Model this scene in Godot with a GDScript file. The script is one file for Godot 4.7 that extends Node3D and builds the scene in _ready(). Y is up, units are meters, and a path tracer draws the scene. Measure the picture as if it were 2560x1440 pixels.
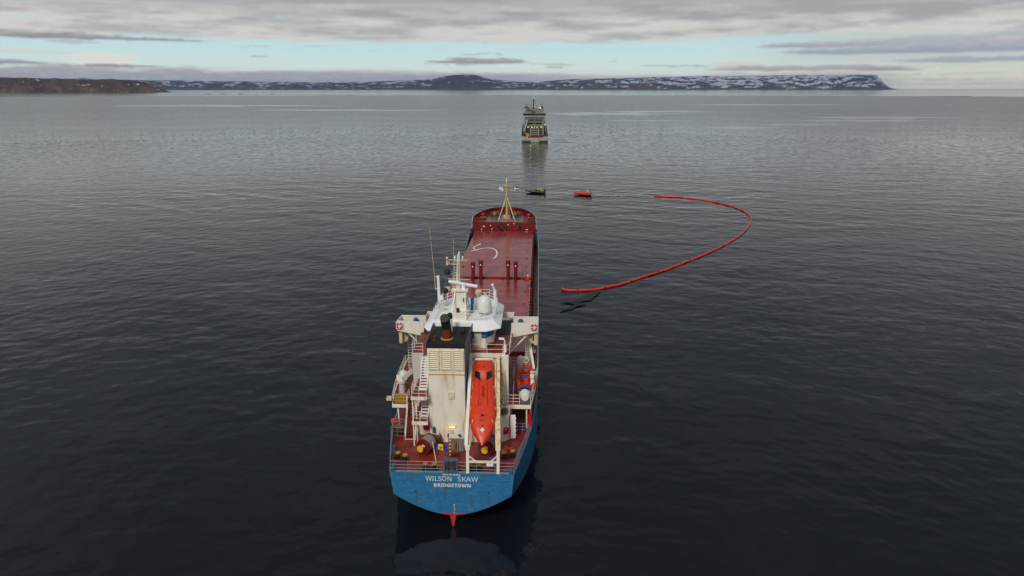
extends Node3D

const SHIP_AT := Vector3(-5.454, 0.0, -55.188)
const SHIP_YAW := -0.038397
var ship_xf := Transform3D(Basis(Vector3.UP, SHIP_YAW), SHIP_AT)
var used := {}
var M := {}
var rng := RandomNumberGenerator.new()

# ---------------------------------------------------------------- mesh builder
class MB:
	var v := PackedVector3Array()
	var n := PackedVector3Array()
	var u := PackedVector2Array()
	var c := PackedColorArray()
	var col := Color(1, 1, 1)
	var xf := Transform3D()
	func tri(a: Vector3, b: Vector3, d: Vector3, na := Vector3.ZERO, nb := Vector3.ZERO, nd := Vector3.ZERO) -> void:
		var g := (d - a).cross(b - a)
		if g.length_squared() < 1e-16:
			return
		if na == Vector3.ZERO:
			na = g.normalized(); nb = na; nd = na
		elif g.dot(na + nb + nd) < 0.0:
			var t := b; b = d; d = t
			t = nb; nb = nd; nd = t
		v.append(xf * a); v.append(xf * b); v.append(xf * d)
		n.append((xf.basis * na).normalized()); n.append((xf.basis * nb).normalized()); n.append((xf.basis * nd).normalized())
		for i in 3:
			c.append(col)
	func quad(a: Vector3, b: Vector3, d: Vector3, e: Vector3) -> void:
		tri(a, b, d); tri(a, d, e)
	func box(at: Vector3, size: Vector3, bs := Basis()) -> void:
		var h := size * 0.5
		for ax in 3:
			for sg in [-1.0, 1.0]:
				var nn := Vector3.ZERO; nn[ax] = sg
				var e1 := Vector3.ZERO; e1[(ax + 1) % 3] = h[(ax + 1) % 3]
				var e2 := Vector3.ZERO; e2[(ax + 2) % 3] = h[(ax + 2) % 3]
				var o := nn * h[ax]
				var N := bs * nn
				var p := [at + bs * (o - e1 - e2), at + bs * (o + e1 - e2), at + bs * (o + e1 + e2), at + bs * (o - e1 + e2)]
				tri(p[0], p[1], p[2], N, N, N); tri(p[0], p[2], p[3], N, N, N)
	func span(a: Vector3, b: Vector3) -> void:       # a box from corner to corner
		box((a + b) * 0.5, (b - a).abs())
	func bar(a: Vector3, b: Vector3, w: float, h: float) -> void:
		var d := b - a
		var y := d.normalized()
		var x := y.cross(Vector3.UP)
		x = Vector3.RIGHT if x.length() < 0.01 else x.normalized()
		box((a + b) * 0.5, Vector3(w, d.length(), h), Basis(x, y, x.cross(y)))
	func tube(pts: Array, r, sides := 8, caps := true) -> void:
		var rings := []
		var prev := Vector3.ZERO
		for i in pts.size():
			var p: Vector3 = pts[i]
			var q0: Vector3 = pts[maxi(i - 1, 0)]
			var q1: Vector3 = pts[mini(i + 1, pts.size() - 1)]
			var d := (q1 - q0).normalized()
			var x := prev - d * prev.dot(d)
			if x.length() < 0.01:
				x = d.cross(Vector3.UP)
				if x.length() < 0.01:
					x = d.cross(Vector3.RIGHT)
			x = x.normalized(); prev = x
			var y := d.cross(x)
			var rr: float = r[i] if r is Array else r
			var ring := []
			for k in sides:
				var a := TAU * k / sides
				var o := x * cos(a) + y * sin(a)
				ring.append([p + o * rr, o])
			rings.append(ring)
			if caps and (i == 0 or i == pts.size() - 1) and rr > 0.001:
				for k in sides:
					var N := -d if i == 0 else d
					tri(p, ring[k][0], p + (x * cos(TAU * (k + 1) / sides) + y * sin(TAU * (k + 1) / sides)) * rr, N, N, N)
		for i in rings.size() - 1:
			for k in sides:
				var a = rings[i][k]; var b = rings[i][(k + 1) % sides]
				var d = rings[i + 1][(k + 1) % sides]; var e = rings[i + 1][k]
				tri(a[0], b[0], d[0], a[1], b[1], d[1]); tri(a[0], d[0], e[0], a[1], d[1], e[1])
	func lathe(prof: Array, at: Vector3, sides := 16, bs := Basis()) -> void:   # prof: Vector2(radius, height)
		for i in prof.size() - 1:
			var p: Vector2 = prof[i]; var q: Vector2 = prof[i + 1]
			var t: Vector2 = q - p
			var nr := Vector2(t.y, -t.x).normalized()
			for k in sides:
				var a := TAU * k / sides; var b := TAU * (k + 1) / sides
				var ca := Vector3(cos(a), 0, sin(a)); var cb := Vector3(cos(b), 0, sin(b))
				var N1 := bs * (ca * nr.x + Vector3.UP * nr.y); var N2 := bs * (cb * nr.x + Vector3.UP * nr.y)
				var A := at + bs * (ca * p.x + Vector3.UP * p.y); var B := at + bs * (cb * p.x + Vector3.UP * p.y)
				var C := at + bs * (cb * q.x + Vector3.UP * q.y); var D := at + bs * (ca * q.x + Vector3.UP * q.y)
				tri(A, B, C, N1, N2, N2); tri(A, C, D, N1, N2, N1)
	func cyl(a: Vector3, b: Vector3, r: float, sides := 12) -> void:
		tube([a, b], r, sides)
	func ball(at: Vector3, r: Vector3, sides := 14, rows := 8) -> void:
		for i in rows:
			for k in sides:
				var q := []
				for ij in [[0, 0], [0, 1], [1, 1], [1, 0]]:
					var t: float = PI * (i + ij[0]) / rows; var a: float = TAU * (k + ij[1]) / sides
					q.append(Vector3(sin(t) * cos(a), cos(t), sin(t) * sin(a)))
				var nn := []
				for w in q:
					nn.append((w / r).normalized())
				tri(at + q[0] * r, at + q[1] * r, at + q[2] * r, nn[0], nn[1], nn[2])
				tri(at + q[0] * r, at + q[2] * r, at + q[3] * r, nn[0], nn[2], nn[3])
	func torus(at: Vector3, R: float, r: float, bs := Basis(), sides := 20) -> void:
		for i in sides:
			for k in 8:
				var q := []
				for ij in [[0, 0], [1, 0], [1, 1], [0, 1]]:
					var a: float = TAU * (i + ij[0]) / sides; var b: float = TAU * (k + ij[1]) / 8
					var o := Vector3(cos(a), 0, sin(a))
					var nn := o * cos(b) + Vector3.UP * sin(b)
					q.append([at + bs * (o * R + nn * r), bs * nn])
				tri(q[0][0], q[1][0], q[2][0], q[0][1], q[1][1], q[2][1]); tri(q[0][0], q[2][0], q[3][0], q[0][1], q[2][1], q[3][1])
	func prism(pts: Array, ext: Vector3) -> void:
		var y := ext.normalized()
		var x := y.cross(Vector3(0.31, 0.5, 0.8)).normalized()
		var z := x.cross(y)
		var flat := PackedVector2Array()
		for p in pts:
			flat.append(Vector2(p.dot(x), p.dot(z)))
		var id := Geometry2D.triangulate_polygon(flat)
		for i in range(0, id.size(), 3):
			var a: Vector3 = pts[id[i]]; var b: Vector3 = pts[id[i + 1]]; var d: Vector3 = pts[id[i + 2]]
			tri(a, b, d, -y, -y, -y); tri(a + ext, b + ext, d + ext, y, y, y)
		for i in pts.size():
			var a: Vector3 = pts[i]; var b: Vector3 = pts[(i + 1) % pts.size()]
			quad(a, b, b + ext, a + ext)
	func sheet(rows: Array, smooth := true) -> void:   # a grid of points
		var nr := rows.size(); var nc: int = rows[0].size()
		var nn := []
		for i in nr:
			var line := []
			for j in nc:
				var du: Vector3 = rows[i][mini(j + 1, nc - 1)] - rows[i][maxi(j - 1, 0)]
				var dv: Vector3 = rows[mini(i + 1, nr - 1)][j] - rows[maxi(i - 1, 0)][j]
				var g := du.cross(dv)
				line.append(g.normalized() if g.length() > 1e-9 else Vector3.UP)
			nn.append(line)
		for i in nr - 1:
			for j in nc - 1:
				var a: Vector3 = rows[i][j]; var b: Vector3 = rows[i][j + 1]; var d: Vector3 = rows[i + 1][j + 1]; var e: Vector3 = rows[i + 1][j]
				if smooth:
					tri(a, b, d, nn[i][j], nn[i][j + 1], nn[i + 1][j + 1]); tri(a, d, e, nn[i][j], nn[i + 1][j + 1], nn[i + 1][j])
				else:
					quad(a, b, d, e)
	func arrays() -> Array:
		var ar := []
		ar.resize(Mesh.ARRAY_MAX)
		ar[Mesh.ARRAY_VERTEX] = v; ar[Mesh.ARRAY_NORMAL] = n; ar[Mesh.ARRAY_COLOR] = c
		if u.size() == v.size() and u.size() > 0:
			ar[Mesh.ARRAY_TEX_UV] = u
		return ar
	func mesh() -> ArrayMesh:
		var m := ArrayMesh.new()
		m.add_surface_from_arrays(Mesh.PRIMITIVE_TRIANGLES, arrays())
		return m

# ---------------------------------------------------------------- scene helpers
func V(s: float, p: float, z: float) -> Vector3:
	return Vector3(p, z, -s)

func numbered(called: String) -> String:
	var k: int = used.get(called, 0)
	used[called] = k + 1
	return called if k == 0 else "%s_%03d" % [called, k]

func tag(o: Node, label: String, category: String, group := "") -> Node:
	o.set_meta("label", label); o.set_meta("category", category)
	if group != "":
		o.set_meta("group", group)
	return o

func thing(called: String, label: String, category: String, xf: Transform3D, group := "") -> Node3D:
	var o := Node3D.new()
	o.name = numbered(called)
	o.transform = xf
	add_child(o)
	tag(o, label, category, group)
	return o

func part(parent: Node, called: String, shape, mat: Material) -> MeshInstance3D:
	var o := MeshInstance3D.new()
	o.mesh = shape.mesh() if shape is MB else shape
	o.name = called
	o.material_override = mat
	if parent == self:
		o.name = numbered(called)
	parent.add_child(o, true)
	return o

func single(called: String, label: String, category: String, xf: Transform3D, shape, mat: Material, group := "") -> MeshInstance3D:
	var o := part(self, called, shape, mat)
	o.transform = xf
	tag(o, label, category, group)
	return o

func copy(o: Node3D, label: String, xf: Transform3D) -> Node3D:
	var c: Node3D = o.duplicate()
	var base := String(o.name)
	if base.length() > 4 and base.substr(base.length() - 3).is_valid_int() and base[base.length() - 4] == "_":
		base = base.substr(0, base.length() - 4)
	c.name = numbered(base)
	add_child(c)
	c.transform = xf
	c.set_meta("label", label)
	return c

func structure(called: String, shape, mat: Material) -> MeshInstance3D:
	var o := part(self, called, shape, mat)
	o.set_meta("kind", "structure")
	return o

func on_ship(s: float, p: float, z: float, turn := 0.0) -> Transform3D:
	return ship_xf * Transform3D(Basis(Vector3.UP, turn), V(s, p, z))

func noise(seed_: int, freq: float, oct := 4, type := FastNoiseLite.TYPE_SIMPLEX_SMOOTH) -> FastNoiseLite:
	var f := FastNoiseLite.new()
	f.seed = seed_; f.frequency = freq; f.noise_type = type
	f.fractal_type = FastNoiseLite.FRACTAL_FBM; f.fractal_octaves = oct
	return f

func ntex(seed_: int, freq: float, stops: Array, oct := 4, size := 256) -> NoiseTexture2D:
	var t := NoiseTexture2D.new()
	t.width = size; t.height = size; t.seamless = true; t.normalize = true
	t.noise = noise(seed_, freq, oct)
	var g := Gradient.new()
	var off := PackedFloat32Array(); var cols := PackedColorArray()
	for s in stops:
		off.append(s[0]); cols.append(s[1])
	g.offsets = off; g.colors = cols
	t.color_ramp = g
	return t

func mk(called: String, c: Color, rough: float, tex: Texture2D = null, scale := 0.3, metal := 0.0) -> StandardMaterial3D:
	var m := StandardMaterial3D.new()
	m.resource_name = called
	m.albedo_color = c; m.roughness = rough; m.metallic = metal
	if tex:
		m.albedo_texture = tex
		m.uv1_triplanar = true
		m.uv1_scale = Vector3(scale, scale, scale)
	M[called] = m
	return m

func rgb(r: int, g: int, b: int) -> Color:
	return Color(r / 255.0, g / 255.0, b / 255.0)

func lamp(called: String, c: Color, energy: float) -> StandardMaterial3D:
	var m := mk(called, c, 0.5)
	m.emission_enabled = true; m.emission = c; m.emission_energy_multiplier = energy
	return m

# ---------------------------------------------------------------- the scene
func _ready() -> void:
	rng.seed = 4711
	var cam := Camera3D.new()
	cam.name = "camera"
	cam.position = Vector3(0, 39, 0)
	cam.rotation_degrees = Vector3(-16.1476, 0, 0)
	cam.fov = 45.424
	cam.near = 0.5; cam.far = 120000.0
	add_child(cam)
	cam.current = true
	make_environment()
	var sun := DirectionalLight3D.new()
	sun.name = "sun"
	sun.light_energy = 0.5
	sun.light_color = Color(1.0, 0.975, 0.935)
	sun.light_angular_distance = 14.0
	sun.shadow_enabled = true
	sun.sky_mode = DirectionalLight3D.SKY_MODE_LIGHT_ONLY
	add_child(sun)
	sun.look_at_from_position(Vector3.ZERO, -Vector3(-0.32, 0.9, 0.95))

	make_materials()
	make_sea()
	make_slicks()
	make_hills()
	make_cargo_ship()
	make_ship_gear()
	make_patrol_ship()
	make_boats()
	make_boom()

func make_environment() -> void:
	var e := Environment.new()
	e.tonemap_mode = Environment.TONE_MAPPER_LINEAR
	e.tonemap_exposure = 1.27
	e.background_mode = Environment.BG_SKY
	e.sdfgi_enabled = true; e.ssao_enabled = true; e.ssil_enabled = true
	var mat := PanoramaSkyMaterial.new()
	mat.panorama = ImageTexture.create_from_image(sky_picture())
	mat.energy_multiplier = 1.0
	var sky := Sky.new()
	sky.sky_material = mat
	e.sky = sky
	e.background_energy_multiplier = 0.785
	e.fog_enabled = true
	e.fog_density = 0.0000075
	e.fog_light_color = Color(0.56, 0.72, 1.0)
	var w := WorldEnvironment.new()
	w.name = "world"
	w.environment = e
	add_child(w)

# sky: layers of cloud laid over clear air, in degrees of azimuth (right) and elevation
var sn1 := noise(3, 1.0, 5)
var sn2 := noise(9, 1.0, 5)
var sn3 := noise(15, 1.0, 4)
const LENS := [  # azimuth, elevation, half width, half height, colour, strength
	[-33.5, 3.42, 6.0, 0.34, Color(0.58, 0.57, 0.59), 0.95], [-28.0, 3.30, 6.0, 0.13, Color(0.58, 0.575, 0.60), 0.9], [-31.0, 3.02, 1.8, 0.09, Color(0.68, 0.68, 0.70), 0.6],
	[-2.6, 2.02, 4.2, 0.17, Color(0.60, 0.585, 0.605), 0.95], [-2.2, 2.24, 3.0, 0.11, Color(0.62, 0.605, 0.62), 0.8], [-2.0, 2.62, 2.4, 0.06, Color(0.66, 0.64, 0.66), 0.6], [-3.5, 1.85, 4.4, 0.05, Color(0.62, 0.61, 0.63), 0.6], [3.4, 1.83, 3.0, 0.06, Color(0.70, 0.67, 0.68), 0.6],
	[3.6, 1.62, 1.1, 0.05, Color(0.60, 0.59, 0.61), 0.7], [8.2, 2.05, 1.2, 0.03, Color(0.66, 0.67, 0.69), 0.5],
	[23.0, 3.0, 4.6, 0.22, Color(0.66, 0.66, 0.69), 0.9], [25.0, 3.22, 3.2, 0.12, Color(0.76, 0.74, 0.735), 0.7], [31.0, 3.05, 8.0, 0.42, Color(0.66, 0.68, 0.70), 0.75], [26.0, 2.55, 6.0, 0.28, Color(0.60, 0.65, 0.69), 0.85], [32.5, 2.55, 6.5, 0.34, Color(0.62, 0.65, 0.69), 0.9], [33.0, 2.95, 5.0, 0.12, Color(0.74, 0.71, 0.72), 0.6],
	[17.4, 1.72, 2.2, 0.26, Color(0.85, 0.82, 0.79), 0.8], [22.0, 1.42, 7.5, 0.21, Color(0.67, 0.66, 0.67), 0.92], [27.5, 1.28, 2.2, 0.11, Color(0.57, 0.57, 0.61), 0.85], [32.5, 1.85, 5.0, 0.22, Color(0.62, 0.66, 0.70), 0.8], [13.0, 1.68, 3.2, 0.08, Color(0.64, 0.68, 0.71), 0.7],
	[20.2, 4.05, 2.4, 0.18, Color(0.63, 0.61, 0.64), 0.75], [30.0, 0.95, 6.5, 0.05, Color(0.68, 0.69, 0.70), 0.5], [29.5, 0.62, 7.0, 0.05, Color(0.70, 0.71, 0.70), 0.45], [31.0, 0.3, 7.0, 0.05, Color(0.68, 0.70, 0.70), 0.45],
	[-29.5, 2.05, 2.6, 0.24, Color(0.93, 0.88, 0.84), 0.8], [-29.3, 1.75, 3.0, 0.10, Color(0.96, 0.92, 0.85), 0.85], [-28.8, 1.52, 3.2, 0.10, Color(0.58, 0.57, 0.60), 0.9], [-35.0, 1.65, 2.5, 0.17, Color(0.59, 0.59, 0.63), 0.85], [-34.0, 2.35, 3.5, 0.16, Color(0.86, 0.84, 0.83), 0.6],
	[-19.3, 2.35, 0.9, 0.04, Color(0.64, 0.65, 0.68), 0.8], [-19.6, 3.0, 1.4, 0.06, Color(0.66, 0.67, 0.69), 0.5], [-15.0, 3.1, 1.2, 0.04, Color(0.68, 0.69, 0.71), 0.5], [-11.5, 2.75, 1.2, 0.05, Color(0.74, 0.74, 0.75), 0.5]]

func sky_color(az: float, el: float) -> Color:
	var a := rad_to_deg(az); var e := rad_to_deg(el)
	var clear: Color
	if e < 1.6:
		clear = Color(0.845, 0.855, 0.81).lerp(Color(0.848, 0.915, 0.895), clampf(e / 1.6, 0, 1))
	elif e < 4.0:
		clear = Color(0.848, 0.915, 0.895).lerp(Color(0.74, 0.88, 0.90), (e - 1.6) / 2.4)
	else:
		clear = Color(0.74, 0.88, 0.90).lerp(Color(0.60, 0.74, 0.84), clampf((e - 4.0) / 30.0, 0, 1))
	clear = clear.lerp(Color(0.93, 0.905, 0.80).lerp(Color(0.765, 0.80, 0.79), smoothstep(0.6, 2.4, e)), 0.8 * smoothstep(17.0, 30.0, absf(a + 3.0)) * float(a > 0.0))
	var w := sn1.get_noise_2d(a * 0.16, e * 1.1)
	var w2 := sn2.get_noise_2d(a * 0.35 + 40.0, e * 2.6)
	var w3 := sn3.get_noise_2d(a * 1.1, e * 7.0)
	var out := clear
	# low stratus over the mountains
	var top := 1.32 + 0.22 * w + 0.10 * w2 + 0.28 * smoothstep(-6.0, -30.0, a) * (0.6 + w)
	top -= 0.30 * smoothstep(-2.0, 10.0, a) - 0.18 * smoothstep(12.0, 17.0, a)
	var ls := smoothstep(top + 0.10, top - 0.14, e) * 0.95
	ls *= 1.0 - smoothstep(25.0, 30.0, a) * float(a < 120.0)
	var lc := Color(0.655, 0.66, 0.685).lerp(Color(0.84, 0.815, 0.80), clampf(smoothstep(top - 0.38, top + 0.05, e) * 0.75 + w2 * 0.45 + w3 * 0.4 + w * 0.3, 0, 1))
	lc = lc.lerp(Color(0.84, 0.825, 0.805), smoothstep(-2.0, 9.0, a) * 0.55)
	out = out.lerp(lc, ls)
	# single lenses of cloud
	for L in LENS:
		var dx: float = (a - L[0]) / L[2]
		if absf(dx) < 1.3:
			var dy: float = (e - L[1] + 0.09 * w2 + 0.03 * w3) / L[3]
			if absf(dy) < 2.6:
				var bottom := 1.35 if dy < 0.0 else 0.8
				var d: float = dx * dx + pow(absf(dy) * bottom, 1.7)
				var f := smoothstep(1.15, 0.45, d + 0.30 * w3 + 0.25 * w2)
				var cc: Color = L[4]
				out = out.lerp(cc.lightened(clampf(dy * 0.16 + w3 * 0.10, 0.0, 0.4)), f * float(L[5]))
	# the high deck of cloud
	var edge := 3.38 + 0.34 * smoothstep(10.0, 19.0, a) + 0.12 * smoothstep(-12.0, -24.0, a)
	if a > 25.0:
		edge -= 0.5 * smoothstep(29.0, 34.0, a)
	var hd := smoothstep(edge - 0.10, edge + 0.34, e + 0.24 * w + 0.26 * w2 + 0.06 * w3)
	var hole := smoothstep(0.16, 0.42, w2 * 0.7 + 0.45 * w - 0.02 * absf(a + 27.0)) * smoothstep(6.0, 4.6, e) * float(a < 0.0)
	hd *= 1.0 - 0.6 * hole
	var k := clampf(0.52 + 1.1 * sn2.get_noise_2d(a * 0.07 + 9.0, e * 0.9) + 0.60 * w + 0.34 * w2 + 0.14 * w3, 0, 1)
	var bright := Color(0.832, 0.824, 0.806)
	var dark := Color(0.655, 0.655, 0.668)
	k = lerpf(k, 0.30 * k, smoothstep(4.7, 6.8, e + 1.2 * w))
	k = clampf(k + 0.30 * smoothstep(5.6, 4.0, e) - 0.12 * smoothstep(12.0, 26.0, a), 0, 1)
	var hc := dark.lerp(bright, k)
	if e > 7.0:
		var r := 1.0 / tan(maxf(el, 0.05))
		var big := sn1.get_noise_2d(sin(az) * r * 1.2, cos(az) * r * 1.2)
		hc = hc.lerp(Color(0.49, 0.52, 0.545).lightened(clampf(0.05 + big * 0.25, 0, 0.3)), smoothstep(7.0, 20.0, e))
	out = out.lerp(hc, hd)
	return out

func sky_picture() -> Image:
	var W := 4096; var H := 2048
	var low := Image.create(W / 4, H / 4, false, Image.FORMAT_RGB8)
	for y in range(0, H / 8):
		var el := PI * (0.5 - (y + 0.5) / (H / 4.0))
		for x in W / 4:
			low.set_pixel(x, y, sky_color(wrapf(TAU * (x + 0.5) / (W / 4.0), -PI, PI), el))
	low.fill_rect(Rect2i(0, H / 8, W / 4, H / 8), Color(0.70, 0.72, 0.73))
	low.resize(W, H, Image.INTERPOLATE_BILINEAR)
	var y0 := int(H * (0.5 - 13.0 / 180.0)); var y1 := H / 2
	var x1 := int(W * 46.0 / 360.0)
	for y in range(y0, y1):
		var el := PI * (0.5 - (y + 0.5) / float(H))
		for x in range(-x1, x1):
			low.set_pixel(posmod(x, W), y, sky_color(TAU * (x + 0.5) / float(W), el))
	return low

func make_materials() -> void:
	var mottle := ntex(5, 0.02, [[0.0, Color(0.80, 0.79, 0.78)], [0.45, Color(0.95, 0.95, 0.95)], [1.0, Color(1, 1, 1)]])
	var stain := ntex(8, 0.016, [[0.0, Color(0.80, 0.73, 0.62)], [0.2, Color(0.93, 0.90, 0.85)], [0.4, Color(0.98, 0.97, 0.95)], [1.0, Color(1, 1, 1)]], 5)
	var rusty := ntex(21, 0.02, [[0.0, Color(0.50, 0.30, 0.14)], [0.26, Color(0.78, 0.60, 0.34)], [0.38, Color(0.98, 0.93, 0.82)], [1.0, Color(1, 1, 0.98)]], 5)
	var deckwear := ntex(31, 0.014, [[0.0, Color(0.62, 0.60, 0.60)], [0.4, Color(0.90, 0.88, 0.88)], [0.75, Color(1, 1, 1)], [1.0, Color(1.0, 0.95, 0.92)]], 5)
	mk("white_paint", rgb(245, 240, 229), 0.42, stain, 0.16)
	M["white_paint"].uv1_scale = Vector3(0.22, 0.05, 0.22)
	mk("clean_white", rgb(243, 245, 247), 0.4)
	mk("rusty_white", rgb(232, 222, 196), 0.5, rusty, 0.45)
	mk("cream", rgb(222, 206, 160), 0.5, stain, 0.3)
	mk("radome_white", rgb(228, 230, 224), 0.35)
	mk("deck_red", rgb(142, 46, 40), 0.42, deckwear, 0.12)
	mk("hatch_red", rgb(160, 56, 55), 0.2, deckwear, 0.07)
	M["hatch_red"].metallic_specular = 0.66
	mk("dark_red", rgb(120, 24, 22), 0.4, mottle, 0.3)
	mk("gap_red", rgb(84, 22, 22), 0.6)
	mk("hull_blue", rgb(46, 118, 168), 0.42, ntex(71, 0.03, [[0.0, Color(0.72, 0.70, 0.66)], [0.3, Color(0.90, 0.90, 0.90)], [0.6, Color(1, 1, 1)], [1.0, Color(1.0, 1.0, 1.0)]], 5), 0.25)
	M["hull_blue"].uv1_scale = Vector3(0.25, 0.05, 0.25)
	mk("rail_blue", rgb(122, 146, 158), 0.5)
	mk("fairlead_blue", rgb(74, 104, 120), 0.6, mottle, 0.8)
	mk("hull_red", rgb(196, 48, 40), 0.5, mottle, 0.3)
	mk("black", rgb(26, 26, 27), 0.6, mottle, 0.5)
	mk("soot", rgb(34, 32, 32), 0.8, mottle, 0.4)
	mk("casing_grey", rgb(96, 98, 108), 0.6, mottle, 0.3)
	mk("rust", rgb(128, 66, 36), 0.8, ntex(44, 0.03, [[0.0, Color(0.35, 0.30, 0.28)], [0.5, Color(0.85, 0.8, 0.8)], [1.0, Color(1, 1, 1)]]), 0.6)
	mk("louver_cream", rgb(230, 222, 198), 0.5, stain, 0.4)
	mk("louver_shade", rgb(92, 84, 68), 0.7)
	mk("rust_line", rgb(196, 150, 72), 0.7)
	mk("yellow", rgb(228, 190, 40), 0.5)
	mk("dull_yellow", rgb(190, 150, 26), 0.6, mottle, 0.8)
	mk("orange", rgb(226, 64, 28), 0.38, mottle, 0.35)
	mk("boom_red", rgb(232, 54, 32), 0.42, mottle, 0.25)
	mk("orange_cloth", rgb(224, 92, 30), 0.8)
	mk("red_box", rgb(190, 20, 40), 0.4)
	mk("grey", rgb(120, 124, 126), 0.6, mottle, 0.6)
	mk("dark_grey", rgb(62, 62, 64), 0.6, mottle, 0.6)
	mk("rope_brown", rgb(150, 112, 70), 0.95, mottle, 2.0)
	mk("rope_grey", rgb(140, 138, 130), 0.95, mottle, 2.0)
	mk("blue_cloth", rgb(30, 92, 160), 0.8, mottle, 1.2)
	mk("flag_blue", rgb(40, 50, 150), 0.85)
	mk("flag_yellow", rgb(236, 210, 40), 0.85)
	mk("flag_white", rgb(225, 225, 228), 0.85)
	mk("flag_red", rgb(200, 40, 50), 0.85)
	mk("green", rgb(52, 92, 70), 0.6)
	var glass := mk("window_glass", rgb(18, 22, 26), 0.08)
	glass.metallic_specular = 0.6
	mk("arrow_white", rgb(236, 226, 218), 0.5)
	mk("lettering_white", rgb(226, 230, 232), 0.5)
	mk("patrol_white", rgb(172, 177, 172), 0.5, mottle, 0.1)
	mk("patrol_grey", rgb(130, 136, 123), 0.5, mottle, 0.1)
	mk("patrol_dark", rgb(60, 66, 62), 0.6)
	mk("patrol_deck", rgb(150, 84, 38), 0.6, ntex(61, 0.05, [[0.0, Color(0.35, 0.3, 0.3)], [0.5, Color(0.8, 0.8, 0.8)], [1.0, Color(1.0, 0.9, 0.7)]]), 0.1)
	mk("rubber", rgb(34, 38, 36), 0.6)
	mk("patrol_dark_grey", rgb(84, 88, 84), 0.6)
	mk("foam", rgb(178, 188, 187), 0.6)
	lamp("lamp_glow", Color(1.0, 0.9, 0.55), 0.35)
	lamp("deck_lamp", Color(1.0, 0.93, 0.74), 1.1)
	lamp("white_lamp", Color(0.98, 0.97, 0.95), 0.25)
	var tint := mk("figure", Color(1, 1, 1), 0.85)
	tint.vertex_color_use_as_albedo = true
	var hill := mk("terrain", Color(1, 1, 1), 0.95)
	hill.vertex_color_use_as_albedo = true

# ---------------------------------------------------------------- sea and land
func water_material(called: String, strength: float, tile: Vector2, rough: float, seed_: int) -> StandardMaterial3D:
	var m := mk(called, Color(0.0058, 0.0084, 0.0132).linear_to_srgb(), rough)
	m.metallic_specular = 0.315
	var f := noise(seed_, 0.011, 5)
	f.fractal_gain = 0.42
	var im := f.get_seamless_image(1024, 1024, false, false, 0.2, true)
	im.bump_map_to_normal_map(strength)
	m.normal_enabled = true
	m.normal_texture = ImageTexture.create_from_image(im)
	m.normal_scale = 1.0
	m.uv1_scale = Vector3(1.0 / tile.x, 1.0 / tile.y, 1.0)
	return m

var wave_list := []
func wave_at(x: float, z: float, cell: float) -> Vector3:   # height and slopes
	var out := Vector3.ZERO
	for w in wave_list:
		var fade: float = clampf((w[3] / cell - 2.2) / 2.5, 0.0, 1.0)
		if fade <= 0.0:
			continue
		var ph: float = w[0] * x + w[1] * z + w[4]
		out.x += w[2] * fade * sin(ph)
		var cs: float = w[2] * fade * cos(ph)
		out.y += cs * w[0]; out.z += cs * w[1]
	return out

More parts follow.
